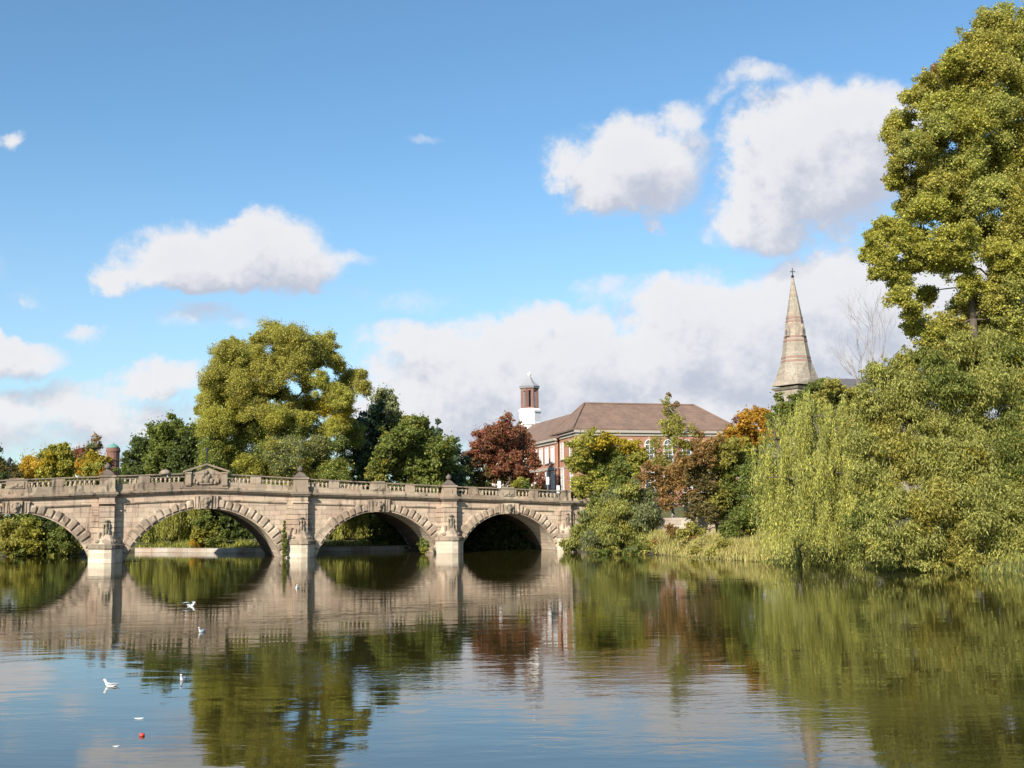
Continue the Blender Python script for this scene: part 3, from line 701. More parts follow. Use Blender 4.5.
mb = MB(); mb.smooth = True; mb.lathe([(.1, 0), (.12, .2), (.3, .35), (.34, .55), (.25, .75), (.06, .85), (.03, 1.0)], (0, 0, zl1+1.9), 8); mb.build('finial', M['white'], roof)

# ------------------------------------------------------------------ church
sp = at(797.6, 400, 250); YS = 250; kx = YS/1150.0; church = empty('church', (sp[0], sp[1], 0), R_(-12))
tag(church, 'stone church with a tall octagonal spire banded in red and a slate nave roof', 'church')
def zpx(y): return at(794, y, YS)[2]
hw = 20*kx/math.sqrt(2)*1.0+.2
ztw = zpx(388); tw = MB(); ro_ = math.pi/4-R_(33)
def sq(r, a0): return [(r*math.cos(a0+k*math.pi/2), r*math.sin(a0+k*math.pi/2)) for k in range(4)]
TR = 4.75; A0 = R_(0)      # corner towards the camera
tw.prism(sq(TR, A0), 0, ztw); tw.build('tower', M['spire'], church)
ob = MB(); ob.prism(sq(TR+.35, A0), ztw-.5, ztw, sq(TR+.9, A0)); ob.build('corbel_table', M['spire'], church)
z_a, z_b, z_c, z_d = zpx(386), zpx(374), zpx(362), zpx(277)
spb = MB(); n8 = 8
def octo(r, a0=math.pi/8): return [(r*math.cos(a0+k*math.pi/4), r*math.sin(a0+k*math.pi/4)) for k in range(8)]
# flared eaves: square outline blending to an octagon
def sq8(r):
    pts = []
    for k in range(8):
        a = A0+k*math.pi/4; c_ = r if k % 2 == 0 else r*.72; pts.append((c_*math.cos(a), c_*math.sin(a)))
    return pts
def oc(r): return [(r*math.cos(A0+k*math.pi/4), r*math.sin(A0+k*math.pi/4)) for k in range(8)]
prof = [(z_a, sq8(5.6)), (zpx(380), [tuple(.5*(np.array(a)+np.array(b))) for a, b in zip(sq8(4.95), oc(4.3))]), (z_c, oc(3.25)), (zpx(338), oc(2.4)), (zpx(318), oc(1.75)), (z_d, oc(.16))]
for (za, pa), (zb_, pb) in zip(prof[:-1], prof[1:]): spb.prism(pa, za, zb_, pb)
spo = spb.build('spire', M['spire'], church)
bands = MB()
def rad(z):
    zz = [(zpx(362), 3.25), (zpx(338), 2.4), (zpx(318), 1.75), (z_d, .16)]
    return float(np.interp(z, [a for a, b in zz], [b for a, b in zz]))
for y in (358, 362.5, 337.3, 341.2, 318, 321.6):
    bands = MB(); z = zpx(y)
    if y > 361: z = zpx(361.9)
    bands.prism(oc(rad(z-.2)+.07), z-.22, z+.22, oc(rad(z+.2)+.07))
    bands.build('red_band', M['redstone'], spo)
for k in range(4):
    a = A0+math.pi/4+k*math.pi/2; zc_ = zpx(337); r_ = rad(zc_)*.93; lm = MB()
    ca, sa = math.cos(a), math.sin(a); T = lambda u, o, z: ((r_+o)*ca-u*sa, (r_+o)*sa+u*ca, z)
    lm.add([T(-.6, .45, zc_), T(.6, .45, zc_), T(.6, .35, zc_+1.3), T(0, .3, zc_+2.6), T(-.6, .35, zc_+1.3), T(-.6, -.5, zc_), T(.6, -.5, zc_), T(.6, -.6, zc_+1.3), T(0, -.9, zc_+2.6), T(-.6, -.6, zc_+1.3)],
           [(0, 1, 2, 3, 4), (1, 6, 7, 2), (2, 7, 8, 3), (3, 8, 9, 4), (4, 9, 5, 0)])
    l_ = lm.build('lucarne', M['spire'], spo)
    gm = MB(); gm.add([T(-.28, .47, zc_+.2), T(.28, .47, zc_+.2), T(.28, .42, zc_+1.2), T(0, .38, zc_+1.7), T(-.28, .42, zc_+1.2)], [(0, 1, 2, 3, 4)]); gm.build('louvre', M['slate'], l_)
fm = MB(); fm.lathe([(.2, 0), (.35, .3), (.2, .6), (.1, .7), (.1, 2.2)], (0, 0, z_d-.2), 6); fm.box(-.55, .55, -.08, .08, z_d+1.1, z_d+1.3); fm.build('finial_cross', M['iron'], spo)
# paired belfry openings on the two visible faces
for face in (-3, -1):
    a = A0+face*math.pi/4; r_ = TR*math.cos(math.pi/4); ca, sa = math.cos(a), math.sin(a)
    for u0 in (-1.15, 1.15):
        T = lambda u, o, z: ((r_+o)*ca-(u0+u)*sa, (r_+o)*sa+(u0+u)*ca, z)
        om = MB(); im = MB(); zt = ztw-2.6; zb_ = ztw-6.5; w = .62
        arc = [(w*math.cos(math.pi*k/10), zt+w*1.35*math.sin(math.pi*k/10)) for k in range(11)]; out_ = [(1.45*x, zt+(z-zt)*1.4) for x, z in arc]
        im.add([T(w, .03, zb_)]+[T(x, .03, z) for x, z in arc]+[T(-w, .03, zb_)], [tuple(range(13))])
        inn = [(w, zb_)]+arc+[(-w, zb_)]; oo = [(1.45*w, zb_)]+out_+[(-1.45*w, zb_)]
        om.add([T(x, .16, z) for x, z in inn]+[T(x, .16, z) for x, z in oo]+[T(x, .0, z) for x, z in oo], [(i, i+1, 13+i+1, 13+i) for i in range(12)]+[(13+i, 14+i, 27+i, 26+i) for i in range(12)])
        o_ = om.build('belfry_arch', M['trim'], church); im.build('louvre', M['slate'], o_)
# nave running to the right
nv = MB(); zr = zpx(377)-.2; nd = R_(14)+R_(12)
T = lambda x, y, z: (x*math.cos(nd)-y*math.sin(nd), x*math.sin(nd)+y*math.cos(nd), z)
nv.add([T(3, -5, 0), T(34, -5, 0), T(34, 5, 0), T(3, 5, 0), T(3, -5, zr-6), T(34, -5, zr-6), T(34, 5, zr-6), T(3, 5, zr-6), T(3, 0, zr-.1), T(34, 0, zr-.1)], [(0, 1, 5, 4), (2, 3, 7, 6), (1, 2, 6, 9, 5), (3, 0, 4, 8, 7)]); nv.build('nave', M['spire'], church)
nr = MB(); nr.add([T(2.9, -5.5, zr-6.4), T(34.4, -5.5, zr-6.4), T(34.4, 0, zr), T(2.9, 0, zr), T(34.4, 5.5, zr-6.4), T(2.9, 5.5, zr-6.4)], [(0, 1, 2, 3), (3, 2, 4, 5)]); nr.build('nave_roof', M['slate'], church)

# ------------------------------------------------------------------ round brick chimney beyond the bridge
cw = at(113, 460, 170); chm = empty('brick_chimney', (cw[0], cw[1], 2.0))
tag(chm, 'round dark red brick chimney stack with a green copper cap rising over the parapet', 'chimney')
zt = at(113, 448, 170)[2]-2
mb = MB(); mb.lathe([(1.0, 0), (.92, zt-.7), (1.02, zt-.55), (1.02, zt-.25), (.95, zt-.2), (.95, zt)], n=16); mb.build('shaft', M['chimneybrick'], chm)
mb = MB(); mb.smooth = True; mb.lathe([(.9, zt), (.8, zt+.2), (.5, zt+.45), (.12, zt+.6), (.08, zt+.8)], n=12); mb.build('cap', M['verdigris'], chm)
# quay wall, lower wall on the right bank
def wall_strip(name, pts, z0, z1, th, mat):
    mb = MB(); pts = [np.array(p, float) for p in pts]
    for p, q in zip(pts[:-1], pts[1:]):
        d = (q-p)/np.linalg.norm(q-p); n = np.array([d[1], -d[0]]); a, b, ai, bi = p, q, p-n*th, q-n*th
        mb.add([(*a, z0), (*b, z0), (*b, z1), (*a, z1), (*ai, z0), (*bi, z0), (*bi, z1), (*ai, z1)], [(0, 1, 2, 3), (5, 4, 7, 6), (3, 2, 6, 7), (4, 0, 3, 7), (1, 5, 6, 2)])
    return mb.build(name, mat)
q = wall_strip('quay_wall', [(-50.2, 153.6), (-43, 149.6), (-34.5, 144.7), (-17, 146.6), (-8, 149.2), (2, 150.2)], -2, .58, .7, M['quay'])
tag(q, 'low pale stone quay wall at the water beyond the bridge arches', 'quay wall')
a, b = at(655, 520, 131), at(742, 520, 129)
q = wall_strip('garden_wall', [a[:2], b[:2]], 1.0, at(700, 517.5, 130)[2], .4, M['quay']); tag(q, 'pale pinkish stone wall behind the reeds on the right bank', 'wall')
rd = MB(); e0 = np.array(bridge_world(S1-.5, -5.5, 0)[:2]); 
pts = [e0, e0+BD*12, e0+BD*30+np.array([4, -2]), e0+BD*70+np.array([14, -8])]
for i in range(len(pts)-1):
    d = pts[i+1]-pts[i]; n = np.array([-d[1], d[0]])/np.linalg.norm(d)*4.2
    rd.add([(*(pts[i]-n), 5.25), (*(pts[i+1]-n), 5.25), (*(pts[i+1]+n), 5.25), (*(pts[i]+n), 5.25)], [(0, 1, 2, 3)])
tag(rd.build('road', M['asphalt']), kind='structure')

# ------------------------------------------------------------------ lamps, white plates
def lamp(px, ytop, ybot, Y, label, name='street_lamp', white=False, sc=1.0, base=None):
    p = at(px, ytop, Y); q = at(px, ybot, Y); zb_ = q[2] if base is None else base; H = p[2]-zb_; e = empty(name, (p[0], p[1], zb_)); tag(e, label, 'street lamp')
    mb = MB(); mb.lathe([(.16, 0), (.12, .3), (.07, .6), (.055, H-.9*sc)], n=8); mb.build('post', M['lead'] if white else M['iron'], e)
    mb = MB()
    if white: mb.smooth = True; mb.lathe([(.1, H-.95*sc), (.24*sc, H-.8*sc), (.3*sc, H-.5*sc), (.22*sc, H-.2*sc), (.05, H-.05)], n=10)
    else: mb.lathe([(.12*sc, H-.95*sc), (.3*sc, H-.4*sc)], n=6)
    hd = mb.build('lantern', M['lampglass'] if white else M['glass'], e)
    mb = MB(); mb.lathe([(.36*sc, H-.4*sc), (.3*sc, H-.3*sc), (.12*sc, H-.12*sc), (.04, H)], n=6) if not white else mb.lathe([(.14*sc, H-.12*sc), (.04, H)], n=6)
    mb.build('cap', M['iron'], hd)
sx = bridge_world(9.0, -4.5, 0)
lamp(207, 447, 470, sx[1], 'black lantern lamp standing behind the carved pediment of the bridge', base=zc(9)+.1, sc=.7)
lamp(10, 457, 480, 150, 'black lantern lamp above the parapet at the left edge of the bridge', base=7)
lamp(617, 455, 490, 148, 'slender lamp post with a white head in front of the yellow-green tree', white=True, base=3.5)
for px, y0, y1, lab in ((499, 481, 492, 'small white plate on a post behind the parapet beside the copper beech'), (547.5, 477, 492, 'tall white plate on a post above the right end of the parapet'), (558, 485.5, 494, 'little white plate on a post beside the last bridge pedestal')):
    s_ = None; Y = 143.5 if px < 520 else 147; p = at(px, y0, Y); pb = at(px, y1, Y); e = empty('sign_post', (p[0], p[1], pb[2]-1.5)); H = p[2]-pb[2]+1.5; tag(e, lab, 'sign', 'white plates behind the parapet')
    mb = MB(); mb.lathe([(.04, 0), (.04, H-.1)], n=6); mb.build('post', M['lead'], e)
    mb = MB(); mb.box(-.19, .19, -.06, -.04, H-.95, H); mb.build('plate', M['white'], e)

# ------------------------------------------------------------------ gulls and floating bits
def make_gull(loc, head_dir, label, wings=False, sc=1.0):
    e = empty('gull', loc, head_dir); tag(e, label, 'gull', 'gulls on the river'); e.scale = (sc, sc, sc)
    # body along +x: one continuous lofted surface from tail to bill base
    secs = [(-.235, .075, .006, .006), (-.20, .07, .022, .012), (-.15, .055, .045, .03), (-.08, .04, .07, .055), (0, .035, .082, .07), (.07, .045, .078, .068), (.12, .07, .06, .058), (.15, .105, .04, .045), (.165, .145, .031, .034), (.178, .175, .031, .033), (.20, .197, .033, .031), (.225, .198, .026, .024), (.243, .192, .010, .010)]
    b_ = MB(); b_.smooth = True; n = 12; vs_ = []
    for i, (x, z, ry, rz) in enumerate(secs):
        tilt = 0.0 if i < 6 else min(1.0, (i-5)*.3) if i < 10 else .35
        for k in range(n):
            a = 2*math.pi*k/n; vs_.append((x-math.sin(a)*rz*tilt*.8, ry*math.cos(a), z+rz*math.sin(a)*(1-.35*tilt)))
    fs_ = [(j*n+k, j*n+(k+1) % n, (j+1)*n+(k+1) % n, (j+1)*n+k) for j in range(len(secs)-1) for k in range(n)]+[tuple(range(n-1, -1, -1)), tuple(range((len(secs)-1)*n, len(secs)*n))]
    b_.add(vs_, fs_); bd = b_.build('body', M['feather'], e)
    for sg in (-1, 1):
        w = MB(); w.smooth = True
        if wings: pts = [(.06, .07*sg, .09, .02), (.0, .17*sg, .17, .07), (-.06, .26*sg, .20, .065), (-.16, .33*sg, .19, .03), (-.24, .36*sg, .17, .01)]
        else: pts = [(.09, .06*sg, .065, .02), (.02, .085*sg, .075, .05), (-.08, .075*sg, .08, .045), (-.18, .045*sg, .09, .022), (-.27, .02*sg, .10, .006)]
        vs_ = []
        for x, y, z, r in pts: vs_ += [(x+.0, y, z+r*.6), (x+r*.5, y+.012*sg, z), (x, y, z-r*.6), (x-r*.5, y-.012*sg, z)]
        w.add(vs_, [(j*4+k, j*4+(k+1) % 4, (j+1)*4+(k+1) % 4, (j+1)*4+k) for j in range(len(pts)-1) for k in range(4)]+[(3, 2, 1, 0), tuple(range(16, 20))]); w.build('wing', M['grey_feather'], e)
    bl = MB(); bl.tube([(.24, 0, .192), (.262, 0, .188), (.285, 0, .180)], [.010, .008, .002], 6); bl.build('beak', M['redfloat'], e)
    for sg in (-1, 1):
        ey = MB(); ey.ellipsoid((.212, .026*sg, .203), (.005, .004, .005), 6, 4); ey.build('eye', M['iron'], e)
    return e
for (px, py, hd, lab, wg, sc) in ((111, 686, math.pi-.15, 'white gull floating side-on, nearest to the camera on the blue water', False, 1.0),
        (183.5, 680, R_(-95), 'white gull floating head-on at the edge of the tree reflection', False, 1.0),
        (191, 606, R_(-20), 'white gull with spread wings on the dark water under the bridge reflection', True, 1.15),
        (202, 632, R_(-110), 'white gull with a grey back just beyond the tree reflection', False, 1.1),
        (297, 588, R_(-80), 'distant white gull in the reflection of the middle pier', False, 1.2)):
    p = on_water(px, py); make_gull((p[0], p[1], -.02), hd, lab, wg, sc)
p = bridge_world(-3.8, 0, zc(-3.8)+hp(-3.8)-.03); make_gull(p, R_(-150), 'white gull perched on the coping of the bridge parapet', False, 1.3)['group'] = 'gulls on the river'
mb = MB(); mb.smooth = True; mb.lathe([(.02, -.06), (.07, -.045), (.095, 0), (.085, .04), (.04, .068), (.015, .06)], n=14)
p = on_water(142, 736); o = mb.build('apple', M['redfloat']); o.location = tuple(p); o.location.z = .02; o.scale = (.68, .68, .68); tag(o, 'small round red fruit floating on the blue water', 'fruit')
mb = MB(); mb.tube([(0, 0, .068), (.01, 0, .095)], [.006, .004], 5); mb.build('stalk', M['bark'], o)
for px, py, rot, lab in ((139, 719, .1, 'white feather floating just beyond the red fruit'), (116, 747, .5, 'small white feather floating in front of the red fruit')):
    mb = MB(); n = 8; k_ = .75 if py < 730 else .45
    up = [(-.16+.32*i/n, .035*math.sin(math.pi*(i/n)**.8), .012+.02*(i/n-.5)**2*4) for i in range(n+1)]; dn = [(x, -y*.8, z) for x, y, z in up[1:-1]][::-1]
    pts = [(x*k_, y*k_, z) for x, y, z in up+dn]; m_ = len(pts); mb.add(pts+[(x, y, z-.006) for x, y, z in pts], [tuple(range(m_)), tuple(range(2*m_-1, m_-1, -1))]+[(i, (i+1) % m_, m_+(i+1) % m_, m_+i) for i in range(m_)])
    o = mb.build('feather', M['feather']); p = on_water(px, py); o.location = tuple(p); o.rotation_euler = (0, 0, rot); tag(o, lab, 'feather', 'feathers on the water')
# ------------------------------------------------------------------ vegetation
def rdir(n):
    v = rng.normal(size=(n, 3)); return v/np.linalg.norm(v, axis=1)[:, None]
def leaves_mesh(name, P, Nn, L, W, T, along=None):
    # one rhombic leaf spray per point; P centres, Nn normals, L length, W width, T tints, along = long axis
    n = len(P)
    if along is None: along = rdir(n)
    a = along-Nn*np.sum(along*Nn, 1)[:, None]; a /= (np.linalg.norm(a, axis=1)[:, None]+1e-9); b = np.cross(Nn, a)
    L = L[:, None]; W = W[:, None]; bend = Nn*L*.12
    v = np.stack([P-a*L*.5-bend, P+b*W*.5, P+a*L*.5-bend, P-b*W*.5], 1).reshape(-1, 3)
    f = np.arange(4*n).reshape(n, 4)
    return np_mesh(name, v, f, T)
PAL = { # leaf colours (real surface colours)
 'dark': [(.045,.06,.018),(.06,.08,.024),(.08,.098,.028)], 'mid': [(.08,.098,.022),(.10,.12,.028),(.13,.14,.034)],
 'olive': [(.155,.145,.034),(.19,.175,.042),(.25,.22,.055)], 'ygreen': [(.155,.155,.032),(.20,.19,.038),(.25,.23,.045)],
 'yellow': [(.38,.28,.03),(.46,.34,.035),(.30,.25,.03)], 'gold': [(.50,.33,.05),(.55,.38,.06),(.42,.30,.04)], 'orange': [(.46,.23,.03),(.42,.26,.035),(.33,.20,.03)],
 'copper': [(.13,.045,.032),(.18,.065,.045),(.25,.10,.065),(.12,.07,.035)], 'rust': [(.17,.10,.035),(.22,.12,.045),(.13,.10,.03)], 'brown': [(.10,.08,.03),(.13,.10,.035),(.08,.07,.025)],
 'willow': [(.15,.155,.045),(.19,.19,.055),(.24,.235,.065)], 'wyellow': [(.31,.29,.06),(.36,.33,.07),(.26,.255,.06)], 'grey': [(.12,.13,.055),(.155,.165,.075),(.10,.105,.045)], 'conif': [(.03,.05,.025),(.045,.065,.035),(.06,.085,.05)],
 'dry': [(.24,.21,.08),(.30,.25,.10),(.20,.19,.06)]}
def tints(n, pal, var=.16):
    c = (np.array(PAL[pal])*(1.9 if pal not in ('yellow','gold','orange','dark','conif') else (1.2 if pal in ('yellow','gold','orange') else 1.75)))[rng.integers(0, len(PAL[pal]), n)]; return np.clip(c*(1+rng.normal(size=(n, 1))*var), .005, .9)
def crown(lobes, Y, dz, leaf=.34, aspect=.6, cover=5.0, clump=.24, default='mid', upish=.0, fuzz=1.0, scatter=.3, second=None):
    """lobes: (px, py, r_px, palette, [depth shift in units of radius]); every lobe is a ball of leaf clumps at its own depth"""
    Ps, Ns, Ts, Ls, As = [], [], [], [], []
    cs = []
    for lb in lobes:
        px, py, rp = lb[:3]; pal = lb[3] if len(lb) > 3 and lb[3] else default; dy = lb[4] if len(lb) > 4 else rng.uniform(-.5, .5)
        Yl = Y+dy*dz; c = at(px, py, Yl); r = rp*Yl/F_PX; cs.append((c, r)); r = r*1.1
        nc = int(max(6, 1.9*(1/clump)**2)); d = rdir(nc); rad = r*rng.uniform(.2, 1.12, nc)**.6
        ns = max(6, int(6+r*2.2)); sd_ = rdir(ns); so = c+sd_*(r*rng.uniform(.35, .85, ns))[:, None]; sr = r*rng.uniform(.25, .6, ns)   # knots of growth give the lobe a ragged outline
        kk_ = rng.choice(ns, nc, p=sr**2/np.sum(sr**2)); core = rng.random(nc) < .3
        cc = np.where(core[:, None], c+d*(rad*.75)[:, None], so[kk_]+d*(sr[kk_]*rng.uniform(.3, 1.15, nc))[:, None]); rc = r*clump*np.minimum(1.9, rng.lognormal(0, .35, nc))*1.1
        per = cover*(4*math.pi*r*r)*.5/(leaf*leaf*aspect*.5)/nc
        w_ = (rc/rc.mean())**2; cnt = np.maximum(4, (per*w_)).astype(int)
        idx = np.repeat(np.arange(nc), cnt); n = len(idx)
        ld = rdir(n); rr = rng.uniform(.25, 1, n)**.5*fuzz
        p = cc[idx]+ld*(rc[idx]*rr)[:, None]*np.array([1.1, 1.1, .75])
        nn = ld*.7+rdir(n)*.75+np.array([0, 0, .35]); nn /= np.linalg.norm(nn, axis=1)[:, None]
        t = tints(n, pal); ct = 1+rng.normal(size=nc)*.13; t = t*ct[idx][:, None]
        if pal in ('olive', 'mid', 'ygreen', 'willow', 'grey'):
            yel = rng.random(nc) < .07; m = yel[idx] & (rng.random(n) < .5); t[m] = tints(int(m.sum()), 'yellow')*.75
        # a share of the leaves is scattered through the whole lobe, and some take the tree's other colours
        sc_ = rng.random(n) < scatter; k_ = int(sc_.sum()); q_ = rdir(k_)*(rc[idx[sc_]]*np.minimum(1.75, np.abs(rng.normal(size=k_))*1.05))[:, None]; p[sc_] = cc[idx[sc_]]+q_
        oth = rng.random(n) < .16; t[oth] = tints(int(oth.sum()), second if second else pal)
        Ps.append(p); Ns.append(nn); Ts.append(t); Ls.append(leaf*rng.uniform(.6, 1.35, n))
        al = rdir(n)+np.array([0, 0, upish])*1.0
        if upish: al = al*.6+ld*.6*1+np.array([0, 0, upish])
        As.append(al)
    P = np.concatenate(Ps); N = np.concatenate(Ns); T = np.clip(np.concatenate(Ts), .004, .9); L = np.concatenate(Ls); A = np.concatenate(As)
    m = P[:, 2] > .05
    return P[m], N[m], L[m], L[m]*aspect, T[m], A[m], cs
def limbs(base, H, r0, cs, n=7, stem=.5):
    """a trunk, then every crown lobe joined to the nearest node already grown, so that limbs fork naturally"""
    mb = MB(); mb.smooth = True; base = np.array(base, float)
    top = np.mean([c for c, r in cs], axis=0)
    node = [base+np.array([(top[0]-base[0])*f*f*.8, (top[1]-base[1])*f*f*.8, H*stem*f]) for f in (.0, .25, .5, .75, 1.0)]
    par = [-1, 0, 1, 2, 3]; lobe_r = [0]*5
    order = sorted(range(len(cs)), key=lambda i: np.linalg.norm(cs[i][0]-node[4]))
    for i in order:
        c, r = cs[i]; c = c+np.array([0, 0, -.15*r]); best = None
        for j, q in enumerate(node):
            if j < 2: continue
            d = np.linalg.norm(c-q)+max(0, q[2]-c[2])*1.5+.12*np.linalg.norm(q-node[4]); best = (d, j) if best is None or d < best[0] else best
        node.append(c); par.append(best[1]); lobe_r.append(r)
    w = [1.0]*len(node)
    for i in range(len(node)-1, 0, -1): w[par[i]] += w[i] if par[i] >= 0 else 0
    w[0] = w[1]; W0 = w[1]
    rad = [r0*(q/W0)**.52 for q in w]; rad[0] = r0*1.3
    for i in range(1, len(node)):
        p, q = node[par[i]], node[i]
        if i < 5: mb.tube([p-(np.array([0, 0, .8]) if i == 1 else 0), q], [rad[par[i]] if par[i] < 1 else r0*(1-.09*par[i]), r0*(1-.09*i)], n); continue
        d = np.linalg.norm(q-p); m1 = p*.62+q*.38+rng.normal(size=3)*.07*d-[0, 0, .03*d]; m2 = p*.3+q*.7+rng.normal(size=3)*.06*d
        ra = min(rad[i]*1.1, rad[par[i]]*.8); mb.tube([p, m1, m2, q], [ra, ra*.9, rad[i]*.85, rad[i]*.7], 5)
        for _ in range(4):
            e = rdir(1)[0]; e[2] = abs(e[2])*.7-.05; r = lobe_r[i]; mb.tube([q, q+e*r*.5+rng.normal(size=3)*.1, q+e*r*.95], [max(.025, rad[i]*.45), .03, .012], 4)
    return mb
def tree(name, label, lobes, Y, dz, base=None, H=None, r0=.4, cat='tree', group=None, mat='leaf', barkm='bark', trunk=True, stem=.45, droop=None, **kw):
    P, N, L, W, T, A, cs = crown(lobes, Y, dz, **kw)
    cx = np.mean([c[0] for c, r in cs]); bx, by = (cx, Y) if base is None else (at(base, 500, Y)[0], Y)
    gz = max(float(ground_z(np.array([bx]), np.array([by]))[0]), .0)
    if H is None: H = max(c[2]+r*.3 for c, r in cs)-gz
    e = empty(name, (bx, by, gz)); tag(e, label, cat, group)
    off = np.array([bx, by, gz])
    if trunk:
        lm = limbs((0, 0, 0), H, r0, [(c-off, r) for c, r in cs if c[2] > (5.5 if H > 12 else -1)], stem=stem); lm.build('trunk', M[barkm], e)
    if droop:
        dn, ln, p2_ = droop; tp, tl = [], []
        for c, r in cs:
            n = int(dn*r*r*3); nt = max(8, n//14); d = rdir(nt); d[:, 2] = d[:, 2]*.75+.2; t0 = c+d*r*rng.uniform(.7, 1.15, nt)[:, None]; ti = rng.integers(0, nt, n)
            tp.append(t0[ti]+rng.normal(size=(n, 3))*.28); tl.append(ln*rng.uniform(.3, 1.3, nt)[ti]*rng.uniform(.6, 1.1, n))
        tp = np.concatenate(tp); tl = np.concatenate(tl); p_, n_, l_, w_, t_, a_ = strands(tp, tl, .30, .06, 'willow', sway=.55, step=.2, p2=p2_)
        P = np.concatenate([P, p_]); N = np.concatenate([N, n_]); L = np.concatenate([L, l_]); W = np.concatenate([W, w_]); T = np.concatenate([T, t_]); A = np.concatenate([A, a_])
    me = leaves_mesh('crown', P-off, N, L, W, T, A); link('crown', me, M[mat], e)
    return e
def strands(tops, length, leaf=.42, w=.085, pal='willow', sway=.6, step=.23, floor=.1, pal2='wyellow', p2=.35):
    """hanging withies: tops (n,3), length (n,)"""
    Ps, Ts, Ls, As = [], [], [], []
    n = len(tops); k = np.maximum(2, (length/step).astype(int)); idx = np.repeat(np.arange(n), k)
    j = np.concatenate([np.arange(q) for q in k]); z = j*step
    d = rdir(n); d[:, 2] = 0; fr = z/np.maximum(length[idx], .1)
    P = tops[idx]+d[idx]*(sway*np.sin(np.minimum(fr*1.8, 1.6)))[:, None]-np.array([0, 0, 1])*z[:, None]+rng.normal(size=(len(z), 3))*np.array([.07, .07, .05])
    yel = rng.random(n) < p2; T = tints(len(z), pal); T2 = tints(len(z), pal2); T = np.where(yel[idx][:, None], T2, T)*(1+rng.normal(size=n)*.12)[idx][:, None]
    A = np.tile(np.array([0, 0, -1.0]), (len(z), 1))+rng.normal(size=(len(z), 3))*.38
    N = rdir(len(z)); N[:, 2] *= .35; N += np.array([0, 0, .25]); N /= np.linalg.norm(N, axis=1)[:, None]
    L = leaf*rng.uniform(.7, 1.3, len(z)); m = P[:, 2] > floor
    return P[m], N[m], L[m], (w*rng.uniform(.7, 1.4, len(z)))[m], np.clip(T[m], .004, .9), A[m]
def weeping(name, label, lobes, Y, dz, dens=9.0, base=None, group=None, maxlen=None, pal='willow', pal2='wyellow', p2=.35, reach=.15, r0=.5, leaf=.42, w=.085, bottom=None):
    Ps = []; cs = []; tops = []; lens = []
    for lb in lobes:
        px, py, rp = lb[:3]; dy = lb[3] if len(lb) > 3 else rng.uniform(-.5, .5); ln = lb[4] if len(lb) > 4 else None
        Yl = Y+dy*dz; c = at(px, py, Yl); r = rp*Yl/F_PX; cs.append((c, r)); n = int(dens*r*r*3)
        # tufted: withies hang in tresses from points on the upper dome
        nt = max(8, int(n/34)); d = rdir(nt); d[:, 2] = np.abs(d[:, 2])*.9-.15; t0 = c+d*r*rng.uniform(.75, 1.05, nt)[:, None]
        ti = rng.integers(0, nt, n); tp = t0[ti]+rng.normal(size=(n, 3))*np.array([.15, .15, .4])*min(1.4, r*.45)
        tl = (rng.uniform(.25, 1.15, nt))[ti]*rng.uniform(.75, 1.1, n)
        L_ = (ln if ln is not None else (tp[:, 2]-reach))
        tops.append(tp); lens.append(np.maximum(.6, L_*tl))
    tops = np.concatenate(tops); lens = np.concatenate(lens)
    P, N, L, W, T, A = strands(tops, lens, leaf, w, pal, pal2=pal2, p2=p2)
    bx = np.mean([c[0] for c, r in cs]) if base is None else at(base, 500, Y)[0]; by = Y
    gz = max(0.0, float(ground_z(np.array([bx]), np.array([by]))[0])); e = empty(name, (bx, by, gz)); tag(e, label, 'tree', group); off = np.array([bx, by, gz])
    limbs((0, 0, 0), (max(c[2] for c, r in cs)-gz)*.8, r0, [(c-off, r) for c, r in cs if c[2] > 6.5 or c[2] > .6*max(q[0][2] for q in cs)]).build('trunk', M['bark'], e)
    link('crown', leaves_mesh('crown', P-off, N, L, W, T, A), M['willow'], e)
    return e

# --- trees beyond the bridge, left to right
GB = 'trees beyond the bridge'
tree('yellow_tree', 'low bright yellow tree over the parapet near the left edge', [(34,468,13,'gold'),(46,474,14,'gold'),(42,466,17,'gold'),(28,474,12,'gold'),(52,476,14,'gold'),(38,482,16,'gold')], 178, 3, r0=.2, group=GB, leaf=.34, clump=.3)
tree('yellow_green_tree', 'taller yellow-green bushy tree beside the bright yellow one', [(58,456,12,'ygreen'),(50,462,10,'yellow'),(66,463,12,'ygreen'),(60,474,15,'ygreen'),(70,478,13,'olive'),(48,476,10,'ygreen'),(62,448,6,'ygreen'),(52,449,5,'ygreen')], 172, 4, r0=.25, group=GB, leaf=.34, upish=.8, clump=.22, second='yellow')
tree('copper_tree', 'dark purple-brown tree behind the yellow ones', [(80,457,11,'copper'),(88,456,9,'brown'),(76,466,12,'brown'),(86,470,13,'brown')], 190, 4, r0=.3, group=GB, leaf=.4, cover=5)
tree('orange_tree', 'orange and green tree beside the round brick chimney', [(92,462,10,'yellow'),(84,468,8,'orange'),(102,464,9,'yellow'),(98,474,13,'ygreen'),(106,476,8,'orange'),(90,480,12,'ygreen')], 168, 3, r0=.2, group=GB, leaf=.32)
tree('slender_tree', 'thin pale grey-brown treetop rising beside the chimney', [(96,438,5,'rust'),(93,445,5,'grey'),(99,447,5,'rust'),(96,455,6,'rust')], 185, 2, r0=.12, group=GB, cover=1.6, leaf=.3)
tree('dark_shrub', 'dark brown rounded shrub at the far left end of the parapet', [(6,474,11,'brown'),(14,476,8,'brown'),(-6,474,14,'dark'),(-20,470,18,'dark'),(8,482,14,'dark')], 170, 3, r0=.2, group=GB, cat='shrub')
tree('dark_small_tree', 'small dark green tree in the gap beside the brick chimney', [(121,474,6,'dark'),(124,480,8,'dark'),(118,482,7,'dark')], 174, 2, r0=.15, group=GB)
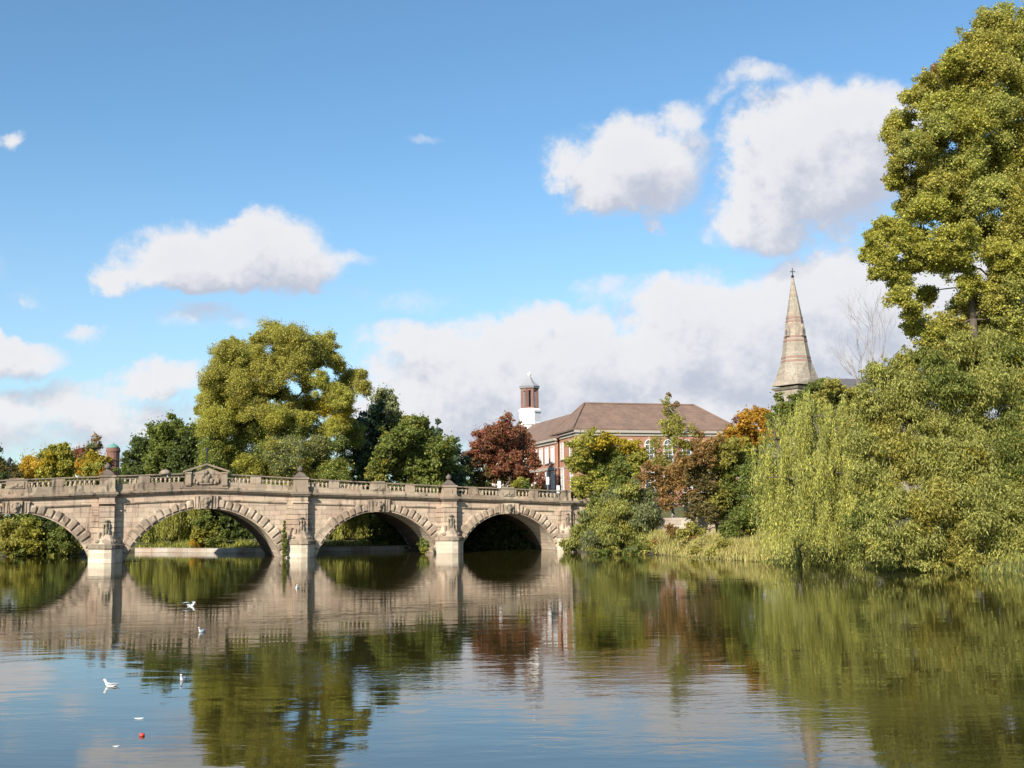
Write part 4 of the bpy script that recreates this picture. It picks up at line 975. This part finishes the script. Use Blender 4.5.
tree('horse_chestnut', 'dark green broad tree with a rounded crown beyond the bridge', [(126,489,11,'dark'),(139,493,11,'dark'),(152,489,11,'dark'),(165,493,11,'dark'),(178,489,11,'dark'),(191,493,11,'dark'),(204,489,11,'dark'),(148,452,17,'dark'),(168,440,19,'mid'),(186,438,15,'mid'),(136,460,13,'dark'),(158,462,20,'mid'),(182,458,21,'dark'),(200,450,15,'dark'),(196,436,9,'dark'),(140,476,18,'dark'),(168,480,20,'dark'),(196,474,20,'dark'),(132,476,12,'mid'),(176,428,10,'mid')], 158, 7, r0=.5, group=GB, default='dark', leaf=.38, clump=.2, cover=5)
tree('false_acacia', 'tallest spreading tree beyond the bridge, olive green with yellow patches and open branches', [(216,489,11,'mid'),(230,493,11,'mid'),(244,489,11,'mid'),(258,493,11,'mid'),(272,489,11,'mid'),(286,493,11,'mid'),(300,489,11,'mid'),(314,493,11,'mid'),(328,489,11,'mid'),(342,493,11,'mid'),
 (272,334,15,'olive'),(256,340,8,'olive'),(288,336,12,'olive'),(300,345,20,'olive'),(320,342,13,'olive'),(330,352,12,'olive'),(285,354,17,'olive'),
 (230,352,13,'olive'),(225,368,17,'olive'),(213,378,12,'olive'),(208,396,10,'ygreen'),(243,366,14,'mid'),(244,384,19,'olive'),(226,402,18,'ygreen'),(232,345,8,'olive'),
 (274,372,14,'olive'),(262,395,13,'olive'),(300,368,15,'olive'),(280,392,9,'mid'),
 (352,382,15,'olive'),(364,388,9,'olive'),(342,398,13,'ygreen'),(362,374,6,'olive'),
 (312,408,15,'yellow'),(328,406,12,'yellow'),(345,416,12,'yellow'),(338,424,12,'ygreen'),(352,424,6,'orange'),(302,416,10,'ygreen'),
 (218,424,17,'ygreen'),(240,424,17,'olive'),(262,432,20,'mid'),(285,438,16,'grey'),(216,446,16,'mid'),(236,452,20,'olive'),(262,458,20,'mid'),(290,458,20,'grey'),(316,446,16,'grey'),(322,462,17,'mid'),(340,446,10,'dark'),(244,470,14,'ygreen'),(212,466,14,'mid'),(335,472,15,'mid'),(300,475,16,'olive'),(272,478,16,'mid'),(255,408,16,'olive'),(276,418,15,'ygreen'),(232,386,16,'olive'),(262,368,14,'olive'),(290,402,12,'olive'),(308,384,10,'olive'),(248,352,12,'olive'),(300,425,14,'mid'),(322,432,12,'olive'),(216,392,14,'olive'),(238,412,14,'ygreen'),(312,362,11,'olive'),(338,366,9,'olive'),(326,384,12,'ygreen'),(346,400,10,'olive'),(330,396,10,'olive'),(204,410,10,'olive'),(352,436,12,'mid')],
 150, 9, base=290, H=17, r0=.55, group=GB, leaf=.19, clump=.18, cover=4.8, aspect=.6, fuzz=1.5, stem=.42, scatter=.5, second='wyellow')
tree('holm_oak', 'dark grey-green dense tree standing between the tall open tree and the round green one', [(350,487,11,'conif'),(362,491,11,'conif'),(374,487,11,'conif'),(386,491,11,'conif'),(385,403,13,'grey'),(378,412,14,'conif'),(392,412,10,'grey'),(368,424,16,'conif'),(384,428,15,'conif'),(362,442,17,'conif'),(376,450,18,'conif'),(358,462,18,'dark'),(370,472,16,'dark'),(396,420,8,'grey')], 166, 6, r0=.45, group=GB, mat='needle', leaf=.36, clump=.22)
tree('lime_tree', 'round mid-green tree with dense lumpy foliage above the parapet', [(380,488,10,'mid'),(392,492,10,'mid'),(404,488,10,'mid'),(416,492,10,'mid'),(428,488,10,'mid'),(440,492,10,'mid'),(402,434,15,'mid'),(416,428,14,'mid'),(390,444,15,'mid'),(408,450,18,'mid'),(428,440,14,'mid'),(440,450,14,'mid'),(384,460,16,'mid'),(402,468,18,'mid'),(424,462,18,'mid'),(444,466,13,'mid'),(378,472,14,'olive'),(430,478,14,'mid'),(408,424,8,'olive')], 148, 6, r0=.4, group=GB, leaf=.36, clump=.18, cover=5)
tree('cypress', 'narrow pointed conifer top rising behind the round green tree', [(438,421,3,'conif'),(437,429,5,'conif'),(436,438,7,'conif'),(436,450,9,'conif'),(434,462,10,'conif')], 158, 3, r0=.2, group=GB, mat='needle', leaf=.3, upish=.5)
tree('spruce', 'dark conifer beside the copper beech', [(448,488,8,'dark'),(457,492,8,'dark'),(466,488,8,'dark'),(446,478,8,'conif'),(455,440,3,'conif'),(455,447,5,'conif'),(453,456,8,'conif'),(456,466,11,'conif'),(454,478,12,'conif'),(460,474,9,'dark')], 152, 3, r0=.2, group=GB, mat='needle', leaf=.3)
tree('copper_beech', 'rounded copper-red beech in front of the brick wing', [(472,491,8,'brown'),(483,495,8,'brown'),(494,491,8,'brown'),(505,495,8,'brown'),(516,491,8,'brown'),(527,495,8,'brown'),(538,491,8,'brown'),(506,428,11,'copper'),(494,433,12,'copper'),(518,434,10,'copper'),(484,444,14,'copper'),(504,446,18,'copper'),(524,448,12,'copper'),(474,456,11,'copper'),(490,462,17,'copper'),(514,464,17,'copper'),(532,462,9,'copper'),(470,468,9,'rust'),(484,476,15,'brown'),(506,480,15,'brown'),(524,478,12,'copper'),(539,478,6,'copper')], 157, 6, r0=.4, group=GB, leaf=.28, clump=.17, cover=3.6, second='rust')
tree('green_bush', 'small light green bush below the copper beech', [(518,484,6,'ygreen'),(526,486,6,'mid'),(521,480,4,'ygreen')], 149.5, 1.5, r0=.08, group=GB, cat='bush', leaf=.25)
tree('yellow_maple', 'yellow-topped green tree in front of the brick facade', [(572,500,10,'mid'),(584,504,10,'mid'),(596,500,10,'mid'),(608,504,10,'mid'),(620,500,10,'mid'),(632,504,10,'mid'),(644,500,10,'mid'),(590,440,10,'ygreen'),(603,442,9,'yellow'),(580,452,12,'ygreen'),(598,455,15,'mid'),(614,450,11,'ygreen'),(624,446,9,'yellow'),(634,450,10,'yellow'),(638,458,7,'ygreen'),(573,462,8,'ygreen'),(584,472,14,'ygreen'),(606,474,14,'mid'),(624,468,13,'mid'),(578,486,13,'ygreen'),(600,490,14,'ygreen'),(620,488,13,'mid'),(612,460,13,'ygreen'),(596,442,9,'yellow'),(632,462,9,'ygreen'),(612,440,7,'yellow'),(646,462,8,'olive'),(642,452,5,'yellow'),(636,472,8,'ygreen')], 144, 5, r0=.3, group=GB, leaf=.3, clump=.22, cover=4)
# --- right bank
GR = 'trees on the right bank'
tree('birch', 'tall thin sparse yellowing birch in front of the brick facade', [(669,394,3,'rust'),(666,402,5,'olive'),(676,404,4,'rust'),(670,412,8,'olive'),(664,424,8,'ygreen'),(678,422,8,'olive'),(670,436,11,'ygreen'),(688,430,8,'olive'),(656,444,8,'olive'),(680,446,11,'ygreen'),(694,446,8,'rust'),(700,436,7,'rust'),(706,446,8,'olive'),(664,458,12,'olive'),(684,462,10,'rust')], 136, 3, base=672, H=17, r0=.16, group=GR, barkm='palebark', leaf=.22, cover=1.3, clump=.3, stem=.85)
tree('cherry_tree', 'russet pink-leaved tree low in front of the brick facade', [(650,468,8,'rust'),(642,480,7,'rust'),(662,478,13,'rust'),(680,472,12,'rust'),(672,490,13,'rust'),(690,484,11,'rust'),(655,492,9,'olive'),(686,500,9,'brown'),(668,503,8,'rust')], 133, 3, base=679, r0=.14, group=GR, leaf=.26, cover=1.9, clump=.26)
tree('hornbeam', 'olive-brown bushy tree between the russet one and the weeping willow', [(702,450,9,'rust'),(716,447,9,'rust'),(729,446,9,'olive'),(690,460,9,'rust'),(708,505,12,'olive'),(694,515,8,'brown'),(722,508,11,'mid'),(706,452,12,'rust'),(700,466,12,'brown'),(718,462,13,'olive'),(726,474,15,'mid'),(704,482,14,'brown'),(716,494,15,'olive'),(700,500,10,'brown'),(712,510,9,'brown'),(734,490,14,'mid'),(738,508,14,'mid'),(730,452,10,'olive'),(742,466,12,'mid')], 128, 5, base=716, r0=.22, group=GR, leaf=.27, clump=.22, cover=3.6)
tree('sycamore', 'orange and gold autumn tree left of the spire', [(748,424,11,'orange'),(762,418,11,'orange'),(738,434,10,'yellow'),(754,438,13,'orange'),(772,424,10,'orange'),(770,438,12,'olive'),(732,446,8,'yellow'),(727,448,9,'orange'),(734,458,9,'yellow'),(768,428,11,'orange'),(778,430,9,'orange'),(726,436,7,'orange'),(744,444,11,'orange'),(744,452,12,'ygreen'),(762,454,13,'olive'),(738,462,9,'orange'),(752,468,13,'mid')], 134, 5, r0=.3, group=GR, leaf=.3, clump=.22, cover=4.5)
tree('maple', 'purplish bare-topped tree just behind the orange one', [(743,417,5,'copper'),(735,420,5,'copper'),(752,414,4,'copper'),(745,426,7,'copper'),(730,428,5,'rust')], 146, 2, r0=.15, group=GR, leaf=.24, cover=1.2)
tree('ash_tree', 'dark green tree in front of the church tower', [(800,398,10,'mid'),(815,390,11,'mid'),(832,386,9,'olive'),(786,408,11,'mid'),(806,410,15,'mid'),(826,404,14,'olive'),(845,396,12,'olive'),(858,394,9,'olive'),(840,412,14,'mid'),(778,420,11,'mid'),(858,410,13,'olive'),(794,424,14,'mid'),(820,424,16,'mid')], 118, 6, r0=.35, group=GR, leaf=.27, clump=.2, cover=4.5)
tree('hazel', 'mixed green and russet bush at the water beside the weeping willow', [(742,520,14,'mid'),(756,505,14,'mid'),(760,530,14,'olive'),(736,540,11,'rust'),(748,545,9,'dark'),(728,528,11,'mid'),(764,490,14,'mid'),(752,480,14,'mid'),(770,548,10,'olive')], 116, 4, r0=.12, group=GR, cat='bush', leaf=.24, clump=.2, cover=4)
tree('sallow_bush', 'rounded grey-green willow bush hiding the right end of the bridge', [(628,492,10,'willow'),(612,500,13,'grey'),(640,500,13,'grey'),(600,514,15,'willow'),(622,514,18,'willow'),(646,514,15,'grey'),(588,526,13,'willow'),(608,532,18,'willow'),(634,532,18,'willow'),(656,530,12,'willow'),(570,546,8,'willow'),(640,549,11,'mid'),(655,549,8,'mid'),(600,549,9,'mid'),(578,540,10,'willow'),(594,543,13,'grey'),(618,543,13,'mid'),(644,543,13,'willow'),(662,541,9,'grey'),(634,484,6,'grey'),(584,518,6,'grey'),(575,530,5,'willow')], 131.5, 4, r0=.14, group=GR, cat='bush', mat='willow', leaf=.36, aspect=.24, clump=.2, cover=4.2, upish=.8, fuzz=1.35)
GW = 'willows on the right bank'
weeping('weeping_willow', 'pale yellow-green weeping willow with curtains of hanging branches', [(812,414,20,0),(792,426,20,-.3),(776,438,16,-.2),(836,412,20,.2),(852,424,22,.1),(820,436,24,-.4),(784,456,20,-.6),(800,478,20,-.8),(850,452,22,-.4),(768,470,12,-.4),(832,470,24,-.8),(790,505,14,-1.0,2.6),(800,530,14,-1.4,1.8),(820,510,22,-1.1,4),(845,505,22,-1.0,4.5),(778,545,9,-1.5,1.2),(830,535,18,-1.5,2.4),(765,550,6,-1.2,.8),(762,452,10,-.6),(776,420,10,0),(808,400,12,.2),(858,470,22,-1.0,4),(862,510,20,-1.4,3.5),(868,440,18,-.6),(815,470,20,-1.2,4.5),(760,475,8,-.9,2.2)], 99, 5, dens=26, group=GW, r0=.35, p2=.25, leaf=.32, w=.055)
WB = [(890,392,14),(905,374,16),(942,366,18),(972,362,18),(1010,358,20),(985,345,12),(1015,336,12),(940,352,10),(905,362,14),(884,380,16),(925,352,14),(960,350,18),(1000,348,20),(1035,345,22),(868,402,16),(905,392,24),(940,384,26),(980,384,28),(1020,385,28),(880,424,24),(915,424,26),(955,424,28),(1000,424,30),(1040,424,28),(866,446,18),(895,462,26),(930,462,28),(970,466,30),(1015,466,30),(870,480,20),(885,500,26),(925,504,28),(970,508,30),(1015,508,30),(866,520,18),(880,536,20),(915,540,22),(955,545,24),(1000,546,24),(1040,540,26),(856,548,12),(894,556,12),(930,560,12),(970,563,12),(1010,566,12),(1050,480,34),(1070,420,34),(1075,360,30),(1080,530,34),(1110,470,36)]
lob = []
for i, (x, y, r) in enumerate(WB): lob.append((x, y, r, ['willow', 'olive', 'willow', 'willow', 'mid', 'willow'][i % 6], (y-575)/230*-2.2+rng.uniform(-.6, .4)-1.0))
tree('crack_willow', 'massive olive-green willow filling the bank at the right edge of the picture', lob, 89, 4, base=960, H=14, r0=.7, group=GW, mat='willow', leaf=.26, aspect=.3, clump=.16, cover=3.6, upish=-.5, fuzz=1.5, stem=.3, scatter=.35, second='olive', droop=(9, 1.8, .1))
PB_ = [(972,285,14),(968,310,16),(946,322,12),(936,262,13),(952,264,12),(925,296,9),(940,120,16),(925,160,14),(1000,300,16),(985,308,14),(960,180,18),(1000,180,20),(975,90,18),(1005,45,18),(940,185,14),(965,225,16),(1010,255,18),(992,30,20),(1012,26,22),(972,50,18),(952,62,12),(940,74,12),(926,84,12),(916,96,13),(936,104,17),(960,84,20),(990,66,24),(1020,62,26),(904,120,13),(896,138,13),(914,146,16),(934,138,18),(962,122,22),(992,110,24),(1022,106,26),(900,164,14),(894,180,10),(912,184,14),(934,176,18),(962,164,22),(994,156,24),(1024,152,26),(908,206,13),(930,210,18),(958,204,20),(988,200,22),(1020,198,24),(890,228,13),(876,240,12),(872,254,10),(894,250,14),(914,236,15),(880,272,12),(898,276,14),(916,262,14),(938,246,16),(964,240,18),(992,240,20),(1022,240,22),(900,296,12),(912,312,11),(914,328,10),(930,332,12),(926,292,8),(968,268,8),(1000,272,16),(1026,280,20),(992,298,15),(984,320,15),(1010,318,20),(952,336,14),(975,340,16),(1035,330,24),(1050,60,26),(1056,110,30),(1056,160,30),(1056,210,30),(1056,260,30),(1082,130,30),(1084,220,30)]
lob = [(x, y, r*1.08, 'ygreen' if (y > 200 and x < 945) or i % 4 == 0 else ('rust' if (x, y) == (952, 62) or (x, y) == (940, 74) else ('olive' if i % 3 else 'willow')), rng.uniform(-.7, .7)) for i, (x, y, r) in enumerate(PB_)]
tree('poplar', 'very tall poplar with yellowing leaves cut off by the top right corner', lob, 94, 5, base=985, H=36, r0=.42, group=GR, leaf=.17, aspect=.8, clump=.16, cover=6.0, fuzz=1.45, stem=.7, scatter=.5, second='wyellow')
# bare treetop
def bare(name, label, px, ytop, ybot, Y, group):
    b0 = at(px, ybot, Y); t0 = at(px, ytop, Y); gz = float(ground_z(np.array([b0[0]]), np.array([Y]))[0]); e = empty(name, (b0[0], Y, gz)); tag(e, label, 'tree', group); mb = MB(); H = t0[2]-gz
    def grow_(p, d, L, r, k):
        q = p+d*L*.5+rng.normal(size=3)*.05*L; s = p+d*L+rng.normal(size=3)*.05*L; mb.tube([p, q, s], [r, r*.8, r*.6], 4 if k < 3 else 5)
        if k == 0: return
        for i in range(3 if k > 1 else 4):
            n = d+rdir(1)[0]*.55; n[2] = abs(n[2])+.25; n /= np.linalg.norm(n); grow_(p+(s-p)*rng.uniform(.55, 1), n, L*rng.uniform(.55, .8), r*.55, k-1)
    grow_(np.array([0., 0., -.3]), np.array([.02, 0, 1.]), H*.52, .17, 5); mb.build('trunk', M['palebark'], e)
bare('bare_tree', 'bare pinkish leafless treetop right of the spire', 880, 350, 390, 124, GR)
# --- banks beyond the arches
GA = 'willows seen through the arches'
weeping('arch_willow', 'weeping willow hanging over the quay, seen through the central arch', [(150,515,14,0,4.5),(168,508,14,-.3,5),(184,505,16,0,5.2),(196,512,12,.3,4.6),(140,525,12,0,3.5),(176,520,16,-.3,4)], 155, 3, dens=13, group=GA, r0=.3, pal='willow', pal2='ygreen', p2=.5)
weeping('arch_willow', 'weeping willow trailing to the water, seen through the second arch from the right', [(335,515,12,0,5),(350,508,14,-.3,5.4),(368,512,13,.2,4.4),(342,525,12,-.3,4),(360,522,12,-.2,3.4),(330,508,12,.3,5)], 153.5, 2.5, dens=12, group=GA, r0=.3, pal='willow', pal2='ygreen', p2=.5)
tree('hawthorn', 'bright green shrub with a golden skirt on the quay inside the central arch', [(205,520,9,'mid'),(212,530,10,'ygreen'),(200,535,8,'ygreen'),(196,541,6,'gold'),(216,541,7,'mid'),(222,534,7,'mid'),(206,543,6,'yellow')], 149.5, 2, r0=.1, group='shrubs on the quay', cat='shrub', leaf=.26)
HB = []
tree('elder_thicket', 'dark thicket of shrubs along the quay behind the arches', [(x, y, 17, 'dark') for x in range(60, 450, 17) for y in (500, 520, 537)], 161, 4, r0=.15, group='shrubs on the quay', cat='shrub', leaf=.5, cover=3, clump=.25)
tree('island_bushes', 'green bushes at the waterside seen through the leftmost arch', [(10,530,13,'olive'),(30,534,12,'ygreen'),(46,542,9,'mid'),(-8,528,16,'olive'),(18,545,9,'ygreen'),(36,548,8,'ygreen'),(20,538,12,'olive'),(2,546,9,'olive'),(56,548,9,'mid'),(-20,540,16,'mid'),(28,520,14,'mid'),(50,526,13,'dark'),(62,536,12,'mid'),(-14,552,8,'mid'),(8,550,9,'olive'),(22,549,8,'mid'),(70,546,9,'olive'),(14,552,7,'mid'),(26,553,7,'olive'),(40,554,6,'mid'),(-4,553,8,'mid'),(54,554,7,'mid'),(68,553,7,'mid')], 144.5, 3, r0=.1, group='shrubs on the quay', cat='bush', leaf=.3)
tree('laurel_thicket', 'dark evergreen thicket closing the rightmost arch', [(x, y, 12, 'dark') for x in range(384, 590, 12) for y in (508, 524, 538, 547)], 148.5, 3, r0=.12, group='shrubs on the quay', cat='shrub', leaf=.4, cover=3)
tree('dogwood', 'low green bush at the water between the grey-green willow bush and the reeds', [(606,553,6,'mid'),(616,554,6,'olive'),(626,554,6,'mid'),(596,553,5,'mid'),(650,548,7,'olive'),(640,551,6,'mid'),(658,552,6,'olive'),(668,552,5,'rust'),(680,536,6,'olive'),(672,530,6,'rust'),(700,534,7,'olive'),(632,553,5,'mid'),(646,554,5,'olive')], 124.5, 1.5, r0=.05, group='shrubs among the reeds', cat='bush', leaf=.24, cover=3)
# low shrubs among the reeds
for (x, y, lab, pal) in ((690, 530, 'low olive bush in front of the pale wall', 'olive'), (664, 546, 'small russet shrub at the left end of the reeds', 'rust'), (684, 543, 'golden dry shrub below the pale wall', 'dry'), (705, 544, 'rounded dry grey shrub in the middle of the reeds', 'dry'), (722, 548, 'olive shrub at the right end of the reeds', 'olive')):
    p = on_water(x, 553+(x-640)*.08); tree('bank_shrub', lab, [(x, y, 8, pal), (x-8, y+4, 6, 'olive'), (x+8, y+3, 6, pal), (x+2, y+7, 6, 'rust')], p[1]+3, 1.5, r0=.05, group='shrubs among the reeds', cat='shrub', leaf=.22, cover=2.6, upish=.6, clump=.26)
# plants rooted in the stonework
tree('ivy_spray', 'narrow strip of green weed growing beside the middle pier', [(284.5, y, 2.2 if y > 530 else 1.4, 'ygreen' if y % 3 else 'mid') for y in range(522, 558, 3)], bridge_world(17.6, 1.2, 0)[1], .4, r0=.02, group='weeds on the bridge piers', cat='plant', leaf=.2, trunk=False)
tree('reed_tuft', 'small green tuft at the foot of the third pier', [(420,546,3.5,'mid'),(424,549,4,'ygreen'),(427,545,3,'mid'),(423,541,2.5,'mid')], bridge_world(33.9, 1.0, 0)[1], .4, r0=.02, group='weeds on the bridge piers', cat='plant', leaf=.22, trunk=False, upish=1.0)
# reeds and grass along the right bank: nobody could count the blades
def bank_stuff(name, label, poly, n, hgt, pal, w=.05, zmin=.0):
    P0 = []; a = np.array(poly, float)
    t = rng.random(n)*(len(a)-1); i = t.astype(int); u = (t-i)[:, None]; base = a[i, :2]*(1-u)+a[i+1, :2]*u; wid = (a[i, 2]*(1-u[:, 0])+a[i+1, 2]*u[:, 0])
    base = base+rng.uniform(0, 1, (n, 1))*wid[:, None]*np.array([.75, .65])+rng.normal(size=(n, 2))*.25
    z = ground_z(base[:, 0], base[:, 1]); h = hgt*rng.uniform(.4, 1.2, n); h = h*(.45+1.1*(.5+.5*np.sin(base[:, 0]*2.1+1.7*np.sin(base[:, 1]*1.3)))); P = np.concatenate([base, (np.maximum(z, -.1)+h*.5)[:, None]], 1); d = rdir(n)*.35+np.array([0, 0, 1.0])
    N = rdir(n); N[:, 2] = .3*np.abs(N[:, 2]); N /= np.linalg.norm(N, axis=1)[:, None]
    T = np.concatenate([tints(n, pal[0])[:n//2], tints(n, pal[1])[n//2:]]); T = T[rng.permutation(n)]
    o = link(name, leaves_mesh(name, P, N, h, w*rng.uniform(.7, 1.5, n)+0*h, T, d), M['willow']); tag(o, label, kind='stuff'); return o
W0 = [on_water(x, y) for x, y in ((640, 552.5), (675, 556.5), (700, 557.5), (730, 560), (760, 562))]
bank_stuff('reeds', 'dry golden reeds and grass at the water edge of the right bank', [(p[0]+.2, p[1]+.2, 6.0) for p in W0], 30000, .95, ('dry', 'dry'), .08)
W1 = [on_water(x, y) for x, y in ((760, 562.5), (830, 566.5), (900, 570.5), (960, 573), (1024, 576), (1100, 581))]
bank_stuff('bank_grass', 'green grass along the foot of the willows', [(p[0], p[1], 4.0) for p in W1], 5000, .5, ('mid', 'olive'), .06)
Q = [(-50, 154.6), (-43, 150.8), (-34.5, 146.2), (-17, 148), (-8, 150.6), (2, 151.6)]
bank_stuff('quay_grass', 'grass on top of the quay beyond the arches', [(x, y, 4.0) for x, y in Q], 9000, .5, ('mid', 'ygreen'), .07)
# a far belt of woodland so that the horizon is closed on every side
def belt(name, label, pts, n, hgt, pal):
    a = np.array(pts, float); t = rng.random(n)*(len(a)-1); i = t.astype(int); u = (t-i)[:, None]; c = a[i]*(1-u)+a[i+1]*u
    ph = rng.uniform(0, 6, 2); top = hgt*(.72+.2*np.sin(t*9+ph[0])+.12*np.sin(t*23+ph[1])); z = top*rng.random(n)**.6
    P = np.stack([c[:, 0]+rng.normal(size=n)*5, c[:, 1]+rng.normal(size=n)*5, z+2], 1); N = rdir(n)+np.array([0, 0, .5]); N /= np.linalg.norm(N, axis=1)[:, None]; L = rng.uniform(1.0, 2.4, n)
    o = link(name, leaves_mesh(name, P, N, L, L*.6, tints(n, pal, .2)), M['leaf']); tag(o, label, kind='stuff')
belt('far_woods', 'far woodland behind the bridge and the town', [(-260, 150), (-230, 230), (-150, 270), (-60, 290), (40, 300), (140, 270), (200, 180), (150, 110), (110, 60), (90, -20)], 42000, 15, 'dark')
belt('left_bank_woods', 'woods on the far left bank of the river', [(-100, -60), (-105, 20), (-110, 80), (-130, 108)], 14000, 11, 'mid')
